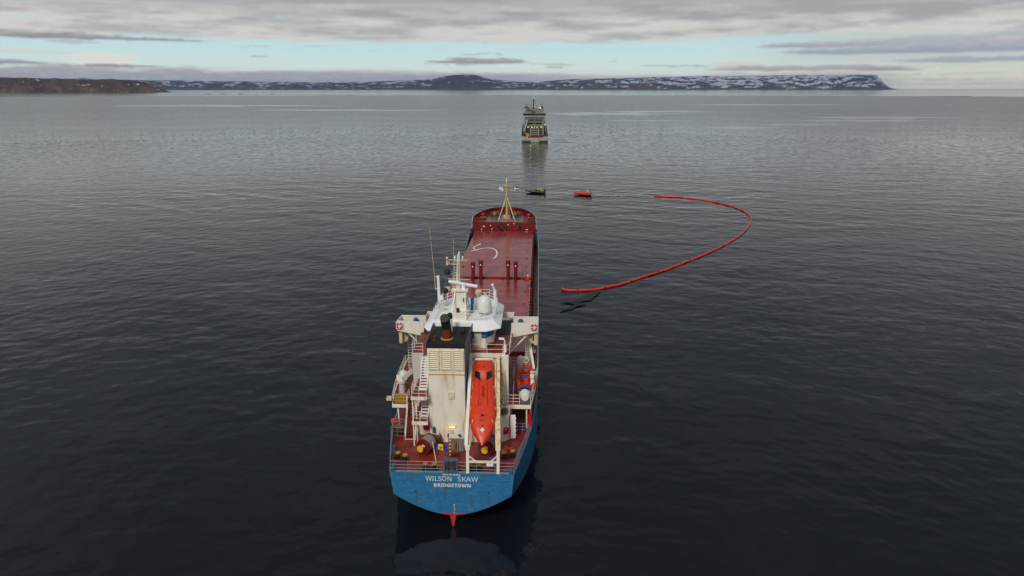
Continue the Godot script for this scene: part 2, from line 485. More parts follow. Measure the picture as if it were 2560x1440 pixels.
func make_sea() -> void:
	for i in 26:
		var L := 1.3 * pow(1.125, i)
		var dir := rng.randfn(0.0, 0.55)
		var k := TAU / L
		wave_list.append([k * sin(dir), k * cos(dir), 0.0050 * L / TAU * (1.0 if L < 4 else 1.0 if L < 9 else 0.6), L, rng.randf() * TAU])
	var patch := noise(77, 0.006, 4)
	var streak := noise(93, 1.0, 2)
	var azs := PackedFloat32Array()
	var a := -180.0
	while a < 180.001:
		azs.append(deg_to_rad(a))
		a += 0.24 if a >= -48.0 and a < 48.0 - 0.01 else 6.0
	var ds := PackedFloat32Array()
	var d := 4.0
	while d < 720.0:
		ds.append(d)
		d *= 1.09 if d < 40.0 else 1.0038 if d < 1100.0 else 1.012
	ds.append(720.0)
	var nc := azs.size(); var nr := ds.size()
	var v := PackedVector3Array(); var n := PackedVector3Array(); var uv := PackedVector2Array()
	v.resize(nc * nr + 1); n.resize(nc * nr + 1); uv.resize(nc * nr + 1)
	for i in nr:
		var D := ds[i]
		var cell := maxf(D * 0.0039, 0.2)
		for j in nc:
			var x := D * sin(azs[j]); var z := -D * cos(azs[j])
			var calm := clampf(0.9 + 1.5 * patch.get_noise_2d(x * 0.4, z) + 1.3 * patch.get_noise_2d(x * 0.05 + 500.0, z * 0.18), 0.12, 2.1)
			calm += 0.7 * exp(-(pow((x - 34.0) / 20.0, 2.0) + pow((z + 264.0) / 7.0, 2.0)))
			calm *= 1.0 - 0.6 * exp(-(pow((x - 30.0) / 50.0, 2.0) + pow((z + 535.0) / 22.0, 2.0)))
			var q := Vector3.ZERO
			if absf(azs[j]) < 0.85:
				q = wave_at(x + 7.0 * patch.get_noise_2d(x * 2.2, z * 2.2 + 90.0), z + 7.0 * patch.get_noise_2d(x * 2.2 + 300.0, z * 2.2), cell) * calm
			if D > 250.0:
				var slick := smoothstep(0.16, 0.42, patch.get_noise_2d(x * 0.30 + 800.0, z * 0.42 - 250.0) + 0.35 * patch.get_noise_2d(x * 0.9, z * 2.4)) * smoothstep(300.0, 600.0, D)
				var far := (1.0 - 0.62 * slick) * (1.0 - 0.6 * exp(-(pow((x - 30.0) / 50.0, 2.0) + pow((z + 535.0) / 22.0, 2.0)))) * (0.065 * smoothstep(230.0, 620.0, D))
				q.x *= 1.0 - smoothstep(480.0, 600.0, D)
				q.z += far * (0.5 * rng.randfn(0.0, 1.0) + 1.7 * streak.get_noise_2d(azs[j] * 160.0, i * 3.0)); q.y += 0.2 * far * rng.randfn(0.0, 1.0)
			var at := i * nc + j
			v[at] = Vector3(x, q.x, z)
			n[at] = Vector3(-q.y, 1.0, -q.z).normalized()
			uv[at] = Vector2(x, z)
	v[nc * nr] = Vector3.ZERO; n[nc * nr] = Vector3.UP
	var idx := PackedInt32Array()
	idx.resize((nr - 1) * (nc - 1) * 6 + (nc - 1) * 3)
	var t := 0
	for i in nr - 1:
		for j in nc - 1:
			var p := i * nc + j
			idx[t] = p; idx[t + 1] = p + nc; idx[t + 2] = p + nc + 1
			idx[t + 3] = p; idx[t + 4] = p + nc + 1; idx[t + 5] = p + 1
			t += 6
	for j in nc - 1:
		idx[t] = nc * nr; idx[t + 1] = j; idx[t + 2] = j + 1
		t += 3
	var ar := []
	ar.resize(Mesh.ARRAY_MAX)
	ar[Mesh.ARRAY_VERTEX] = v; ar[Mesh.ARRAY_NORMAL] = n; ar[Mesh.ARRAY_TEX_UV] = uv; ar[Mesh.ARRAY_INDEX] = idx
	var m := ArrayMesh.new()
	m.add_surface_from_arrays(Mesh.PRIMITIVE_TRIANGLES, ar)
	var sea_mat := water_material("sea_water", 1.7, Vector2(47, 37), 0.07, 12)
	structure("sea", m, sea_mat)
	var rim := [620.0, 680.0, 760.0, 880.0, 1050.0, 1350.0, 4500.0]
	var shared: StandardMaterial3D
	for i in 6:
		var om: StandardMaterial3D
		if i == 0:
			om = water_material("open_sea_water", 1.3, Vector2(47, 37), 0.1, 12)
			shared = om
		else:
			om = shared.duplicate()
		om.roughness = [0.115, 0.145, 0.165, 0.18, 0.193, 0.203][i]
		make_open_sea(om, patch, rim[i], rim[i + 1], i == 5)
	# calm water beyond, out to the horizon
	var b := MB.new()
	var rr := [4500.0, 6500.0, 9000.0, 12000.0, 18000.0, 30000.0, 60000.0]
	for i in rr.size() - 1:
		for j in 96:
			var q := []
			for ij in [[0, 0], [0, 1], [1, 1], [1, 0]]:
				var an: float = TAU * (j + ij[1]) / 96.0
				q.append(Vector3(rr[i + ij[0]] * sin(an), 0, -rr[i + ij[0]] * cos(an)))
			b.tri(q[0], q[1], q[2], Vector3.UP, Vector3.UP, Vector3.UP); b.tri(q[0], q[2], q[3], Vector3.UP, Vector3.UP, Vector3.UP)
	for p in b.v:
		b.u.append(Vector2(p.x, p.z))
	structure("calm_water", b, water_material("calm_sea_water", 0.3, Vector2(140, 110), 0.085, 13))

func make_open_sea(mat: Material, patch: FastNoiseLite, d0: float, d1: float, last: bool) -> void:
	# wind-ruffled water farther out, with smooth slicks drawn through it
	var azs := PackedFloat32Array()
	var a := -180.0
	while a < 180.001:
		azs.append(deg_to_rad(a))
		a += 0.07 if a >= -46.0 and a < 46.0 - 0.01 else 6.0
	var ds := PackedFloat32Array()
	var d := d0
	while d < d1 * 0.992:
		ds.append(d)
		d *= 1.017
	ds.append(d1)
	var shore := noise(91, 1.0, 3)
	var streak := noise(93, 1.0, 2)
	var nc := azs.size(); var nr := ds.size()
	var v := PackedVector3Array(); var n := PackedVector3Array(); var uv := PackedVector2Array(); var idx := PackedInt32Array()
	v.resize(nc * nr); n.resize(nc * nr); uv.resize(nc * nr); idx.resize((nr - 1) * (nc - 1) * 6)
	var t := 0
	for i in nr:
		for j in nc:
			var wob := 1.0 + 0.10 * shore.get_noise_2d(sin(azs[j]) * 5.0, cos(azs[j]) * 5.0) + 0.05 * shore.get_noise_2d(sin(azs[j]) * 40.0, cos(azs[j]) * 40.0)
			if last and i == nr - 1:
				wob = 1.0
			var x := ds[i] * wob * sin(azs[j]); var z := -ds[i] * wob * cos(azs[j])
			var slick := smoothstep(0.16, 0.42, patch.get_noise_2d(x * 0.30 + 800.0, z * 0.42 - 250.0) + 0.35 * patch.get_noise_2d(x * 0.9, z * 2.4))
			var far := (1.0 - 0.8 * slick) * lerpf(0.05, 0.026, smoothstep(640.0, 1000.0, ds[i]))
			var at := i * nc + j
			v[at] = Vector3(x, 0.03, z)
			n[at] = Vector3(0.2 * far * rng.randfn(0.0, 1.0), 1.0, far * (0.5 * rng.randfn(0.0, 1.0) + 1.3 * streak.get_noise_2d(azs[j] * 160.0, i * 9.0))).normalized()
			uv[at] = Vector2(x, z)
			if i < nr - 1 and j < nc - 1:
				idx[t] = at; idx[t + 1] = at + nc; idx[t + 2] = at + nc + 1
				idx[t + 3] = at; idx[t + 4] = at + nc + 1; idx[t + 5] = at + 1
				t += 6
	var ar := []
	ar.resize(Mesh.ARRAY_MAX)
	ar[Mesh.ARRAY_VERTEX] = v; ar[Mesh.ARRAY_NORMAL] = n; ar[Mesh.ARRAY_TEX_UV] = uv; ar[Mesh.ARRAY_INDEX] = idx
	var m := ArrayMesh.new()
	m.add_surface_from_arrays(Mesh.PRIMITIVE_TRIANGLES, ar)
	structure("open_sea", m, mat)
func make_slicks() -> void:
	# slicks: long smooth lenses of water among the ripples
	var sm := water_material("slick_water", 0.8, Vector2(47, 37), 0.16, 12)
	sm.roughness = 0.13
	var edge := noise(88, 0.05, 3)
	for q in [[150.0, -1150.0, 95.0, 62.0], [262.0, -1270.0, 85.0, 40.0], [238.0, -735.0, 52.0, 20.0], [330.0, -800.0, 60.0, 22.0], [455.0, -900.0, 85.0, 30.0], [520.0, -1000.0, 110.0, 34.0], [420.0, -640.0, 90.0, 9.0], [620.0, -690.0, 120.0, 10.0], [170.0, -900.0, 60.0, 16.0], [-330.0, -1350.0, 190.0, 46.0], [-700.0, -1700.0, 260.0, 70.0], [640.0, -1800.0, 240.0, 60.0]]:
		var b := MB.new()
		var inner := Vector3(q[0], 0.06, q[1])
		var ring := []
		for k in 48:
			var an := TAU * k / 48.0
			var f := 1.0 + 0.9 * edge.get_noise_2d(q[0] + cos(an) * 34.0, q[1] + sin(an) * 34.0)
			ring.append(inner + Vector3(cos(an) * q[2] * f, 0, sin(an) * q[3] * f))
		for k in 48:
			b.tri(inner, ring[k], ring[(k + 1) % 48], Vector3.UP, Vector3.UP, Vector3.UP)
		for p in b.v:
			b.u.append(Vector2(p.x, p.z))
		structure("calm_slick", b, sm)


func ridge(called: String, prof: Array, D0: float, depth: float, rows: int, step: float, kind: int) -> void:
	var n1 := noise(100 + kind, 0.012, 5); var n2 := noise(200 + kind, 0.05, 5); var n3 := noise(300 + kind, 0.03, 4)
	var xs := []
	var x: float = prof[0][0]
	while x <= prof[-1][0] + 0.01:
		xs.append(x); x += step
	var pts := []; var cols := []
	for i in rows + 4:
		var t := float(i) / rows
		var line := []; var cl := []
		for j in xs.size():
			var px: float = xs[j]
			var k := 0
			while k < prof.size() - 2 and prof[k + 1][0] < px:
				k += 1
			var y := lerpf(prof[k][1], prof[k + 1][1], clampf((px - prof[k][0]) / (prof[k + 1][0] - prof[k][0]), 0, 1))
			var D := D0 + depth * t
			var top := maxf(0.0, 39.0 + (222.0 - y) / 1864.0 * (D0 + depth))
			var a := n1.get_noise_2d(px, t * 60.0); var b := n2.get_noise_2d(px, t * 120.0); var cN := n3.get_noise_2d(px * 0.6 - t * 26.0, t * 150.0)
			var f: float
			if kind == 0:
				f = 0.10 * smoothstep(0.0, 0.12, t) + 0.90 * pow(clampf((t - 0.12) / 0.88, 0, 1), 0.9)
			else:
				f = 0.30 * smoothstep(0.0, 0.12, t) + 0.55 * smoothstep(0.15, 0.75, t) + 0.15 * t
			f = minf(f, 1.0)
			var hgt := top * f
			if t < 1.0 and t > 0.02:
				hgt += top * 0.16 * (a + 0.6 * b) * sin(PI * clampf(t, 0, 1))
			elif t >= 1.0:
				hgt = top * (1.0 + 0.03 * b) * (1.0 - 1.4 * (t - 1.0))
			if i == 0:
				hgt = -1.0
			var wx := (px - 1280.0) / 1790.6
			line.append(Vector3(wx * (D0 + depth * 0.6) + wx * depth * (t - 0.6), hgt, -D))
			var col: Color
			if kind == 0:
				col = Color(0.042, 0.048, 0.060).lerp(Color(0.095, 0.066, 0.05), clampf(0.75 - 1.7 * t + 0.9 * a, 0, 1))
				var sn := 0.75 * cN + 0.5 * b + 0.35 * n2.get_noise_2d(px * 3.0 + 60.0 * t, t * 260.0) + 0.34 * (t - 0.55) + 0.26 * smoothstep(1350.0, 1900.0, px) - 0.10 - 0.35 * smoothstep(0.22, 0.0, t)
				if px > 1080.0 and px < 1230.0:
					sn -= 0.22
				if px > 2090.0:
					sn -= 0.16 - 0.5 * smoothstep(0.88, 1.0, t)
				col = col.lerp(Color(0.47, 0.50, 0.56), smoothstep(0.02, 0.28, sn))
			else:
				col = Color(0.052, 0.032, 0.029).lerp(Color(0.125, 0.074, 0.056), clampf(0.45 + 1.3 * a - 0.4 * t, 0, 1))
				col = col.lerp(Color(0.17, 0.12, 0.065), smoothstep(0.2, 0.45, b + 0.15 - t * 1.5))
				col = col.lerp(Color(0.035, 0.033, 0.036), smoothstep(0.1, 0.4, cN) * 0.7)
				if cN < -0.36 and b > 0.18 and t > 0.3:
					col = Color(0.55, 0.55, 0.57)
			cl.append(col)
		pts.append(line); cols.append(cl)
	var mb := MB.new()
	var v := PackedVector3Array(); var n := PackedVector3Array(); var c := PackedColorArray(); var idx := PackedInt32Array()
	var nc := xs.size(); var nr := pts.size()
	for i in nr:
		for j in nc:
			v.append(pts[i][j])
			var du: Vector3 = pts[i][mini(j + 1, nc - 1)] - pts[i][maxi(j - 1, 0)]
			var dv: Vector3 = pts[mini(i + 1, nr - 1)][j] - pts[maxi(i - 1, 0)][j]
			n.append(du.cross(dv).normalized())
			c.append(cols[i][j])
	for i in nr - 1:
		for j in nc - 1:
			var p := i * nc + j
			idx.append_array([p, p + nc, p + nc + 1, p, p + nc + 1, p + 1])
	var ar := []
	ar.resize(Mesh.ARRAY_MAX)
	ar[Mesh.ARRAY_VERTEX] = v; ar[Mesh.ARRAY_NORMAL] = n; ar[Mesh.ARRAY_COLOR] = c; ar[Mesh.ARRAY_INDEX] = idx
	var m := ArrayMesh.new()
	m.add_surface_from_arrays(Mesh.PRIMITIVE_TRIANGLES, ar)
	structure(called, m, M["terrain"])

func make_hills() -> void:
	ridge("snowy_mountains", [[-500, 200], [0, 199], [170, 199], [205, 195], [250, 199], [355, 200], [420, 201], [560, 203], [700, 205], [800, 206], [900, 205], [1000, 202], [1080, 198], [1110, 191], [1140, 187.5], [1170, 185.5], [1196, 187.5], [1213, 195], [1240, 199], [1300, 205], [1350, 204], [1400, 200], [1450, 197], [1560, 195], [1660, 192], [1740, 190.5], [1820, 190], [1930, 188.5], [1990, 187.5], [2100, 187], [2170, 186], [2188, 188], [2198, 198], [2212, 211], [2228, 219.5], [2246, 224.1]], 30000.0, 4200.0, 40, 2.0, 0)
	ridge("brown_headland", [[-1500, 188], [-600, 192], [0, 193.5], [100, 196], [200, 199], [300, 199], [345, 202], [365, 207], [382, 212], [402, 221], [415, 226], [428, 230.2]], 7900.0, 1500.0, 34, 2.0, 1)
	# fish pens off the headland
	var ring := MB.new()
	ring.torus(Vector3.ZERO, 16.0, 1.1, Basis(), 28)
	ring.torus(Vector3(0, 1.6, 0), 16.0, 0.5, Basis(), 28)
	for k in 10:
		ring.cyl(Vector3(16 * cos(TAU * k / 10), 0, 16 * sin(TAU * k / 10)), Vector3(16 * cos(TAU * k / 10), 1.7, 16 * sin(TAU * k / 10)), 0.4, 6)
	var at := [Vector3(-2282, 0.3, -5374), Vector3(-2171, 0.3, -5374), Vector3(-2039, 0.3, -5374), Vector3(-1804, 0.3, -5374)]
	var say := ["dark floating fish pen nearest the brown headland", "dark floating fish pen second out from the brown headland", "dark floating fish pen third out from the brown headland", "dark floating fish pen farthest out from the brown headland"]
	var first: MeshInstance3D
	for i in 4:
		if i == 0:
			first = single("fish_pen", say[0], "fish pen", Transform3D(Basis(), at[0]), ring, M["dark_grey"], "fish pens off the headland")
		else:
			copy(first, say[i], Transform3D(Basis(), at[i]))

# ---------------------------------------------------------------- cargo ship
const HULL := [[0.0, 5.67], [2.0, 6.05], [5.25, 6.62], [8.0, 7.03], [12.5, 7.45], [17.0, 7.70], [22.0, 7.77], [88.0, 7.77], [93.0, 7.62], [97.0, 7.05], [101.0, 6.35], [104.0, 5.60], [106.5, 4.65], [108.3, 3.55], [109.5, 2.35], [110.2, 1.1], [110.4, 0.0]]
func half(s: float) -> float:
	for i in HULL.size() - 1:
		if s <= HULL[i + 1][0]:
			var f: float = (s - HULL[i][0]) / (HULL[i + 1][0] - HULL[i][0])
			return lerpf(HULL[i][1], HULL[i + 1][1], f)
	return 0.0
func top_of(s: float) -> float:
	if s < 84.0:
		return 5.6
	if s < 95.0:
		return lerpf(5.6, 8.3, smoothstep(84.0, 94.0, s))
	return lerpf(8.3, 11.6, smoothstep(95.0, 97.0, s))
func bottom_line(p: float) -> float:
	return 1.18 + 2.15 * pow(absf(p) / 5.42, 1.75)

func section(s: float, split: float) -> Array:   # half section, top to keel, as Vector2(p, z)
	var h := half(s); var zt := top_of(s)
	var out := [Vector2(h, zt)]
	if s < 20.0:
		var f := s / 20.0
		var kn := lerpf(3.33, -0.5, pow(f, 0.8))
		out.append(Vector2(h * lerpf(0.957, 1.0, f), kn))
		for k in [0.75, 0.5, 0.25, 0.1, 0.0]:
			out.append(Vector2(h * 0.957 * k, lerpf(bottom_line(5.42 * k), -4.5 + 2.0 * k * k, f) if f > 0 else bottom_line(5.42 * k)))
	else:
		var fl := smoothstep(88.0, 108.0, s)
		var wl := h * (1.0 - 0.55 * fl) if s < 110.0 else 0.0
		out.append(Vector2(lerpf(h, wl, 0.25 * fl), lerpf(zt, 0.0, 0.4)))
		out.append(Vector2(wl, 0.6))
		for k in [0.98, 0.9, 0.6, 0.3, 0.0]:
			out.append(Vector2(wl * k, -1.5 - 3.0 * (1.0 - k)))
	return out

func railing(parent: Node, called: String, pts: Array, mat: Material, h := 1.05, bars := 3, gap := 1.5, r := 0.028) -> void:
	var b := MB.new()
	for k in bars:
		var line := []
		for p in pts:
			line.append(p + Vector3(0, h * (k + 1.0) / bars, 0))
		b.tube(line, r, 5)
	for i in pts.size() - 1:
		var a: Vector3 = pts[i]; var d: Vector3 = pts[i + 1]
		var m := maxi(1, int(round(a.distance_to(d) / gap)))
		for k in range(0 if i == 0 else 1, m + 1):
			var q := a.lerp(d, float(k) / m)
			b.tube([q, q + Vector3(0, h, 0)], r * 1.1, 5)
	part(parent, called, b, mat)

func stairs(parent: Node, a: Vector3, d: Vector3, width: float, n: int, tread: Material, side: Material, rails := true) -> void:
	var run := Vector3(d.x - a.x, 0, d.z - a.z).normalized()
	var across := Vector3(-run.z, 0, run.x)
	var b := MB.new()
	b.bar(a + across * width * 0.5, d + across * width * 0.5, 0.06, 0.22)
	b.bar(a - across * width * 0.5, d - across * width * 0.5, 0.06, 0.22)
	b.bar(a + Vector3(0, 0.1, 0) - across * width * 0.5, a + Vector3(0, 0.1, 0) + across * width * 0.5, 0.05, 0.05)
	if rails:
		for sg in [-0.5, 0.5]:
			var o: Vector3 = across * width * sg
			b.tube([a + o, a + o + Vector3(0, 0.95, 0), d + o + Vector3(0, 0.95, 0), d + o], 0.035, 5)
	var st := part(parent, "stairs", b, side)
	var step := MB.new()
	step.box(Vector3.ZERO, Vector3(width - 0.06, 0.05, 0.24), Basis(across, Vector3.UP, across.cross(Vector3.UP)))
	var m := step.mesh()
	for k in n:
		var t := part(st, "tread", m, tread)
		t.position = a.lerp(d, (k + 0.7) / n)

func ladder(parent: Node, a: Vector3, d: Vector3, across: Vector3, n: int, mat: Material) -> void:
	var b := MB.new()
	b.tube([a - across * 0.25, d - across * 0.25], 0.035, 5)
	b.tube([a + across * 0.25, d + across * 0.25], 0.035, 5)
	for k in n:
		var q := a.lerp(d, (k + 0.5) / n)
		b.tube([q - across * 0.25, q + across * 0.25], 0.025, 5)
	part(parent, "ladder", b, mat)

func text(parent: Node, called: String, words: String, height: float, width: float, at: Vector3, bs: Basis, mat: Material, bold := true) -> void:
	var tm := TextMesh.new()
	var f := SystemFont.new()
	f.font_names = PackedStringArray(["Droid Sans"])
	f.font_weight = 700 if bold else 400
	tm.font = f; tm.font_size = 32; tm.pixel_size = 0.02; tm.depth = 0.02; tm.text = words
	tm.horizontal_alignment = HORIZONTAL_ALIGNMENT_CENTER
	var box := tm.get_aabb()
	var o := part(parent, called, tm, mat)
	var sc := Vector3(width / box.size.x, height / box.size.y, 1.0)
	o.transform = Transform3D(bs.scaled_local(sc), at) * Transform3D(Basis(), -box.get_center())

func transom_texture() -> ImageTexture:
	var W := 1024; var H := 512
	var im := Image.create(W, H, false, Image.FORMAT_RGB8)
	im.fill(rgb(40, 114, 166))
	var n1 := noise(401, 0.02, 4); var n2 := noise(402, 0.09, 3)
	# u 0..1 is p -5.7..5.7, v 0..1 is z 5.6..1.1
	var streaks := [[-0.62, 5.6, 2.6, 0.16, 1.0], [-0.45, 5.5, 1.3, 0.05, 0.5], [-3.32, 3.5, 1.35, 0.22, 0.75], [3.36, 3.4, 1.3, 0.20, 0.75], [1.72, 3.0, 1.1, 0.18, 0.6], [-3.6, 5.6, 0.4, 0.7, 0.5], [2.9, 5.6, 0.45, 0.5, 0.5], [5.2, 5.6, 0.8, 0.10, 0.6], [4.2, 2.9, 0.6, 0.06, 0.3], [-5.2, 5.6, 0.6, 0.1, 0.4], [-1.9, 5.6, 0.35, 0.25, 0.4], [1.0, 5.6, 0.3, 0.3, 0.4]]
	for y in H:
		var z := 5.6 - 4.5 * y / H
		for x in W:
			var p := -5.7 + 11.4 * x / W
			var c := rgb(40, 114, 166).lerp(rgb(54, 124, 168), clampf(0.5 + n1.get_noise_2d(x, y), 0, 1))
			c = c.lerp(rgb(30, 88, 130), clampf(n2.get_noise_2d(x * 2.0, y * 0.5) * 0.6, 0, 0.4))
			c = c.lerp(rgb(28, 84, 126), 0.55 * smoothstep(0.028, 0.008, absf(z - 3.36)) + 0.4 * smoothstep(0.025, 0.008, absf(z - 4.72)))
			c = c.lerp(rgb(28, 84, 126), 0.45 * smoothstep(0.03, 0.008, absf(absf(p) - 2.62)) * float(z < 3.36) + 0.4 * smoothstep(0.03, 0.008, absf(absf(p + 0.4) - 4.1)) * float(z > 3.36))
			c = c.lerp(rgb(70, 136, 176), 0.5 * smoothstep(0.16, 0.3, n1.get_noise_2d(x * 0.35 + 900.0, y * 0.9)))
			c = c.lerp(rgb(86, 84, 62), 0.55 * smoothstep(0.22, 0.0, z - bottom_line(p)) * smoothstep(-0.1, 0.4, n2.get_noise_2d(x * 0.7, y * 0.2)))
			if z < 1.42 and absf(p) < 1.12:
				c = rgb(196, 48, 40)
			for s in streaks:
				if absf(p - s[0]) < 0.9 and z < s[1] and z > s[1] - s[2] * 1.15:
					var f: float = (s[1] - z) / s[2]
					var w: float = s[3] * (0.35 + 0.9 * f)
					var d: float = absf(p - s[0] + 0.06 * n2.get_noise_2d(x, y * 0.3)) / w
					var k: float = s[4] * smoothstep(1.0, 0.2, d) * smoothstep(1.15, 0.6, f) * clampf(0.75 + n2.get_noise_2d(x * 3.0, y * 0.6), 0.2, 1.0)
					c = c.lerp(rgb(96, 84, 48), clampf(k, 0, 1))
			im.set_pixel(x, y, c)
	return ImageTexture.create_from_image(im)

func make_cargo_ship() -> void:
	var ship := thing("cargo_ship", "large blue cargo ship with dark red hatch covers and white bridge, seen from astern", "cargo ship", ship_xf)
	# hull shell
	var ss := [0.0, 1.0, 2.0, 3.5, 5.25, 8.0, 10.0, 12.5, 15.0, 17.0, 20.0, 22.0, 40.0, 60.0, 80.0, 84.0, 87.0, 89.0, 91.0, 93.0, 95.0, 95.6, 96.2, 97.0, 99.0, 101.0, 102.5, 104.0, 105.3, 106.5, 107.5, 108.3, 109.0, 109.5, 109.9, 110.2, 110.4]
	for side in [1.0, -1.0]:
		var rows := []
		for s in ss:
			var line := []
			for q in section(s, 0.0):
				line.append(V(s, q.x * side, q.y))
			rows.append(line)
		var up := MB.new(); var low := MB.new()
		var a := []; var bo := []
		for r in rows:
			a.append(r.slice(0, 3)); bo.append(r.slice(2))
		up.sheet(a); low.sheet(bo)
		# stern counter below the knuckle
		part(ship, "hull_side", up, M["hull_blue"])
		part(ship, "hull_bottom", low, M["hull_red"])
	var tr := MB.new()
	var ring := [Vector2(-5.67, 5.6), Vector2(5.67, 5.6)]
	for k in 25:
		var p := 5.42 - 10.84 * k / 24.0
		ring.append(Vector2(p, bottom_line(p)))
	var poly := PackedVector2Array(ring)
	var ids := Geometry2D.triangulate_polygon(poly)
	for i in range(0, ids.size(), 3):
		tr.tri(V(-0.01, ring[ids[i]].x, ring[ids[i]].y), V(-0.01, ring[ids[i + 1]].x, ring[ids[i + 1]].y), V(-0.01, ring[ids[i + 2]].x, ring[ids[i + 2]].y), Vector3.BACK, Vector3.BACK, Vector3.BACK)
	for q in tr.v:
		tr.u.append(Vector2((q.x + 5.7) / 11.4, (5.6 - q.y) / 4.5))
	var tm := mk("transom_paint", Color(1, 1, 1), 0.38)
	tm.albedo_texture = transom_texture()
	var transom := part(ship, "transom", tr, tm)
	var bk := Basis()
	text(transom, "lettering", "WILSON", 0.47, 2.36, V(-0.03, -1.22, 5.0), bk, M["lettering_white"], false)
	text(transom, "lettering", "SKAW", 0.47, 1.85, V(-0.03, 1.46, 4.99), bk, M["lettering_white"], false)
	text(transom, "lettering", "BRIDGETOWN", 0.34, 3.36, V(-0.03, 0.03, 4.33), bk, M["lettering_white"])
	text(transom, "lettering", "IMO 9118459", 0.16, 1.6, V(-0.03, -0.03, 5.42), bk, M["lettering_white"])
	for k in 5:
		text(transom, "draught_mark", ["58", "6", "54", "2", "5"][k], 0.10, [0.16, 0.08, 0.16, 0.08, 0.08][k], V(-0.03, 0.16, 2.32 - 0.22 * k), bk, M["lettering_white"])
	var sk := MB.new()
	sk.prism([V(0.05, -0.33, 1.34), V(0.05, 0.33, 1.34), V(0.05, 0.05, -0.15), V(0.05, -0.05, -0.15)], V(7.0, 0, -0.6))
	part(ship, "skeg", sk, M["hull_red"])
	var pipe := MB.new()
	for p in [-3.36, 3.34]:
		pipe = MB.new()
		pipe.tube([V(0.1, p, 3.62), V(-0.06, p, 3.62)], 0.07, 8)
		part(ship, "scupper", pipe, M["black"])
	# decks
	var dk := MB.new()
	var edge := []
	for s in [0.02, 2.0, 5.25, 8.0, 12.5, 17.0, 21.5]:
		edge.append(V(s, half(s) - 0.03, 5.53))
	for s in [21.5, 17.0, 12.5, 8.0, 5.25, 2.0, 0.02]:
		edge.append(V(s, -half(s) + 0.03, 5.53))
	dk.prism(edge, Vector3(0, -0.2, 0))
	part(ship, "aft_deck", dk, M["deck_red"])
	dk = MB.new()
	dk.span(V(21.5, -7.7, 4.6), V(96.0, 7.7, 4.8))
	part(ship, "main_deck", dk, M["deck_red"])
	# low coaming round the after deck, bulwark along the hold
	var cm := MB.new()
	for sg in [1.0, -1.0]:
		var prev = null
		for s in [0.0, 2.0, 5.25, 8.0, 12.5, 17.0, 22.0]:
			var q := V(s, (half(s) - 0.04) * sg, 5.64)
			if prev != null:
				cm.bar(prev, q, 0.1, 0.12)
			prev = q
	cm.bar(V(0.05, -5.65, 5.64), V(0.05, 5.65, 5.64), 0.1, 0.12)
	part(ship, "gunwale", cm, M["rail_blue"])
	for sg in [1.0, -1.0]:
		var inner := []; var cap := MB.new(); var prev = null
		for k in 40:
			var s := 21.6 + (97.0 - 21.6) * k / 39.0
			inner.append([V(s, (half(s) - 0.10) * sg, 4.7), V(s, (half(s) - 0.10) * sg, top_of(minf(s, 94.9)))])
			var q := V(s, (half(s) - 0.05) * sg, top_of(minf(s, 94.9)) + 0.04)
			if prev != null:
				cap.bar(prev, q, 0.16, 0.08)
			prev = q
		var b := MB.new()
		b.sheet(inner)
		var bw := part(ship, "bulwark", b, M["hull_blue"])
		part(bw, "bulwark_cap", cap, M["rail_blue"])
	# hold coamings and hatch covers
	var hc := MB.new()
	for w in [[22.5, 54.5], [56.4, 95.4]]:
		hc.span(V(w[0], 5.95, 4.8), V(w[1], 6.15, 8.0)); hc.span(V(w[0], -6.15, 4.8), V(w[1], -5.95, 8.0))
		hc.span(V(w[0], -5.95, 4.8), V(w[0] + 0.2, 5.95, 8.0)); hc.span(V(w[1] - 0.2, -5.95, 4.8), V(w[1], 5.95, 8.0))
		part(ship, "hatch_coaming", hc, M["dark_red"])
		hc = MB.new()
	hc.span(V(54.5, -6.0, 4.8), V(56.4, 6.0, 6.6))
	part(ship, "crossing_deck", hc, M["gap_red"])
	var cuts := [22.3, 28.8, 35.2, 41.6, 48.0, 54.6, -1, 56.3, 63.35, 69.84, 76.24, 82.72, 88.8, 95.3]
	for i in cuts.size() - 1:
		if cuts[i] < 0 or cuts[i + 1] < 0:
			continue
		var b := MB.new()
		var s0: float = cuts[i] + 0.035; var s1: float = cuts[i + 1] - 0.035
		# a panel with bevelled edges and a slight crown
		var prof := [Vector2(-6.42, 8.0), Vector2(-6.42, 8.58), Vector2(-6.34, 8.66), Vector2(0, 8.70), Vector2(6.34, 8.66), Vector2(6.42, 8.58), Vector2(6.42, 8.0)]
		var pts := []
		for q in prof:
			pts.append(V(s0, q.x, q.y))
		b.prism(pts, V(s1, 0, 0) - V(s0, 0, 0))
		var pan := part(ship, "hatch_cover", b, M["hatch_red"])
		var cl := MB.new()
		cl.box(Vector3.ZERO, Vector3(0.22, 0.07, 0.30))
		var clm := cl.mesh()
		for p in [-5.6, -1.9, 1.9, 5.6]:
			var o := part(pan, "cleat", clm, M["gap_red"])
			o.position = V(s1 - 0.2, p, 8.71)
	# coaming stays with pale tips
	var stay := MB.new()
	stay.prism([Vector3(0, 0, 0), Vector3(0.75, 0, 0), Vector3(0.55, 2.9, 0), Vector3(0, 2.9, 0)], Vector3(0, 0, 0.06))
	var tip := MB.new()
	tip.span(Vector3(0.02, 2.91, -0.03), Vector3(0.52, 2.98, 0.10))
	var sm := stay.mesh(); var tmh := tip.mesh()
	for k in 45:
		var s := 23.6 + 1.62 * k
		if absf(s - 55.4) < 1.2:
			continue
		for sg in [1.0, -1.0]:
			var o := part(ship, "coaming_stay", sm, M["dark_red"])
			o.transform = Transform3D(Basis(Vector3.UP, 0.0 if sg > 0 else PI), V(s, 6.16 * sg, 4.8))
			part(o, "stay_tip", tmh, M["rusty_white"])
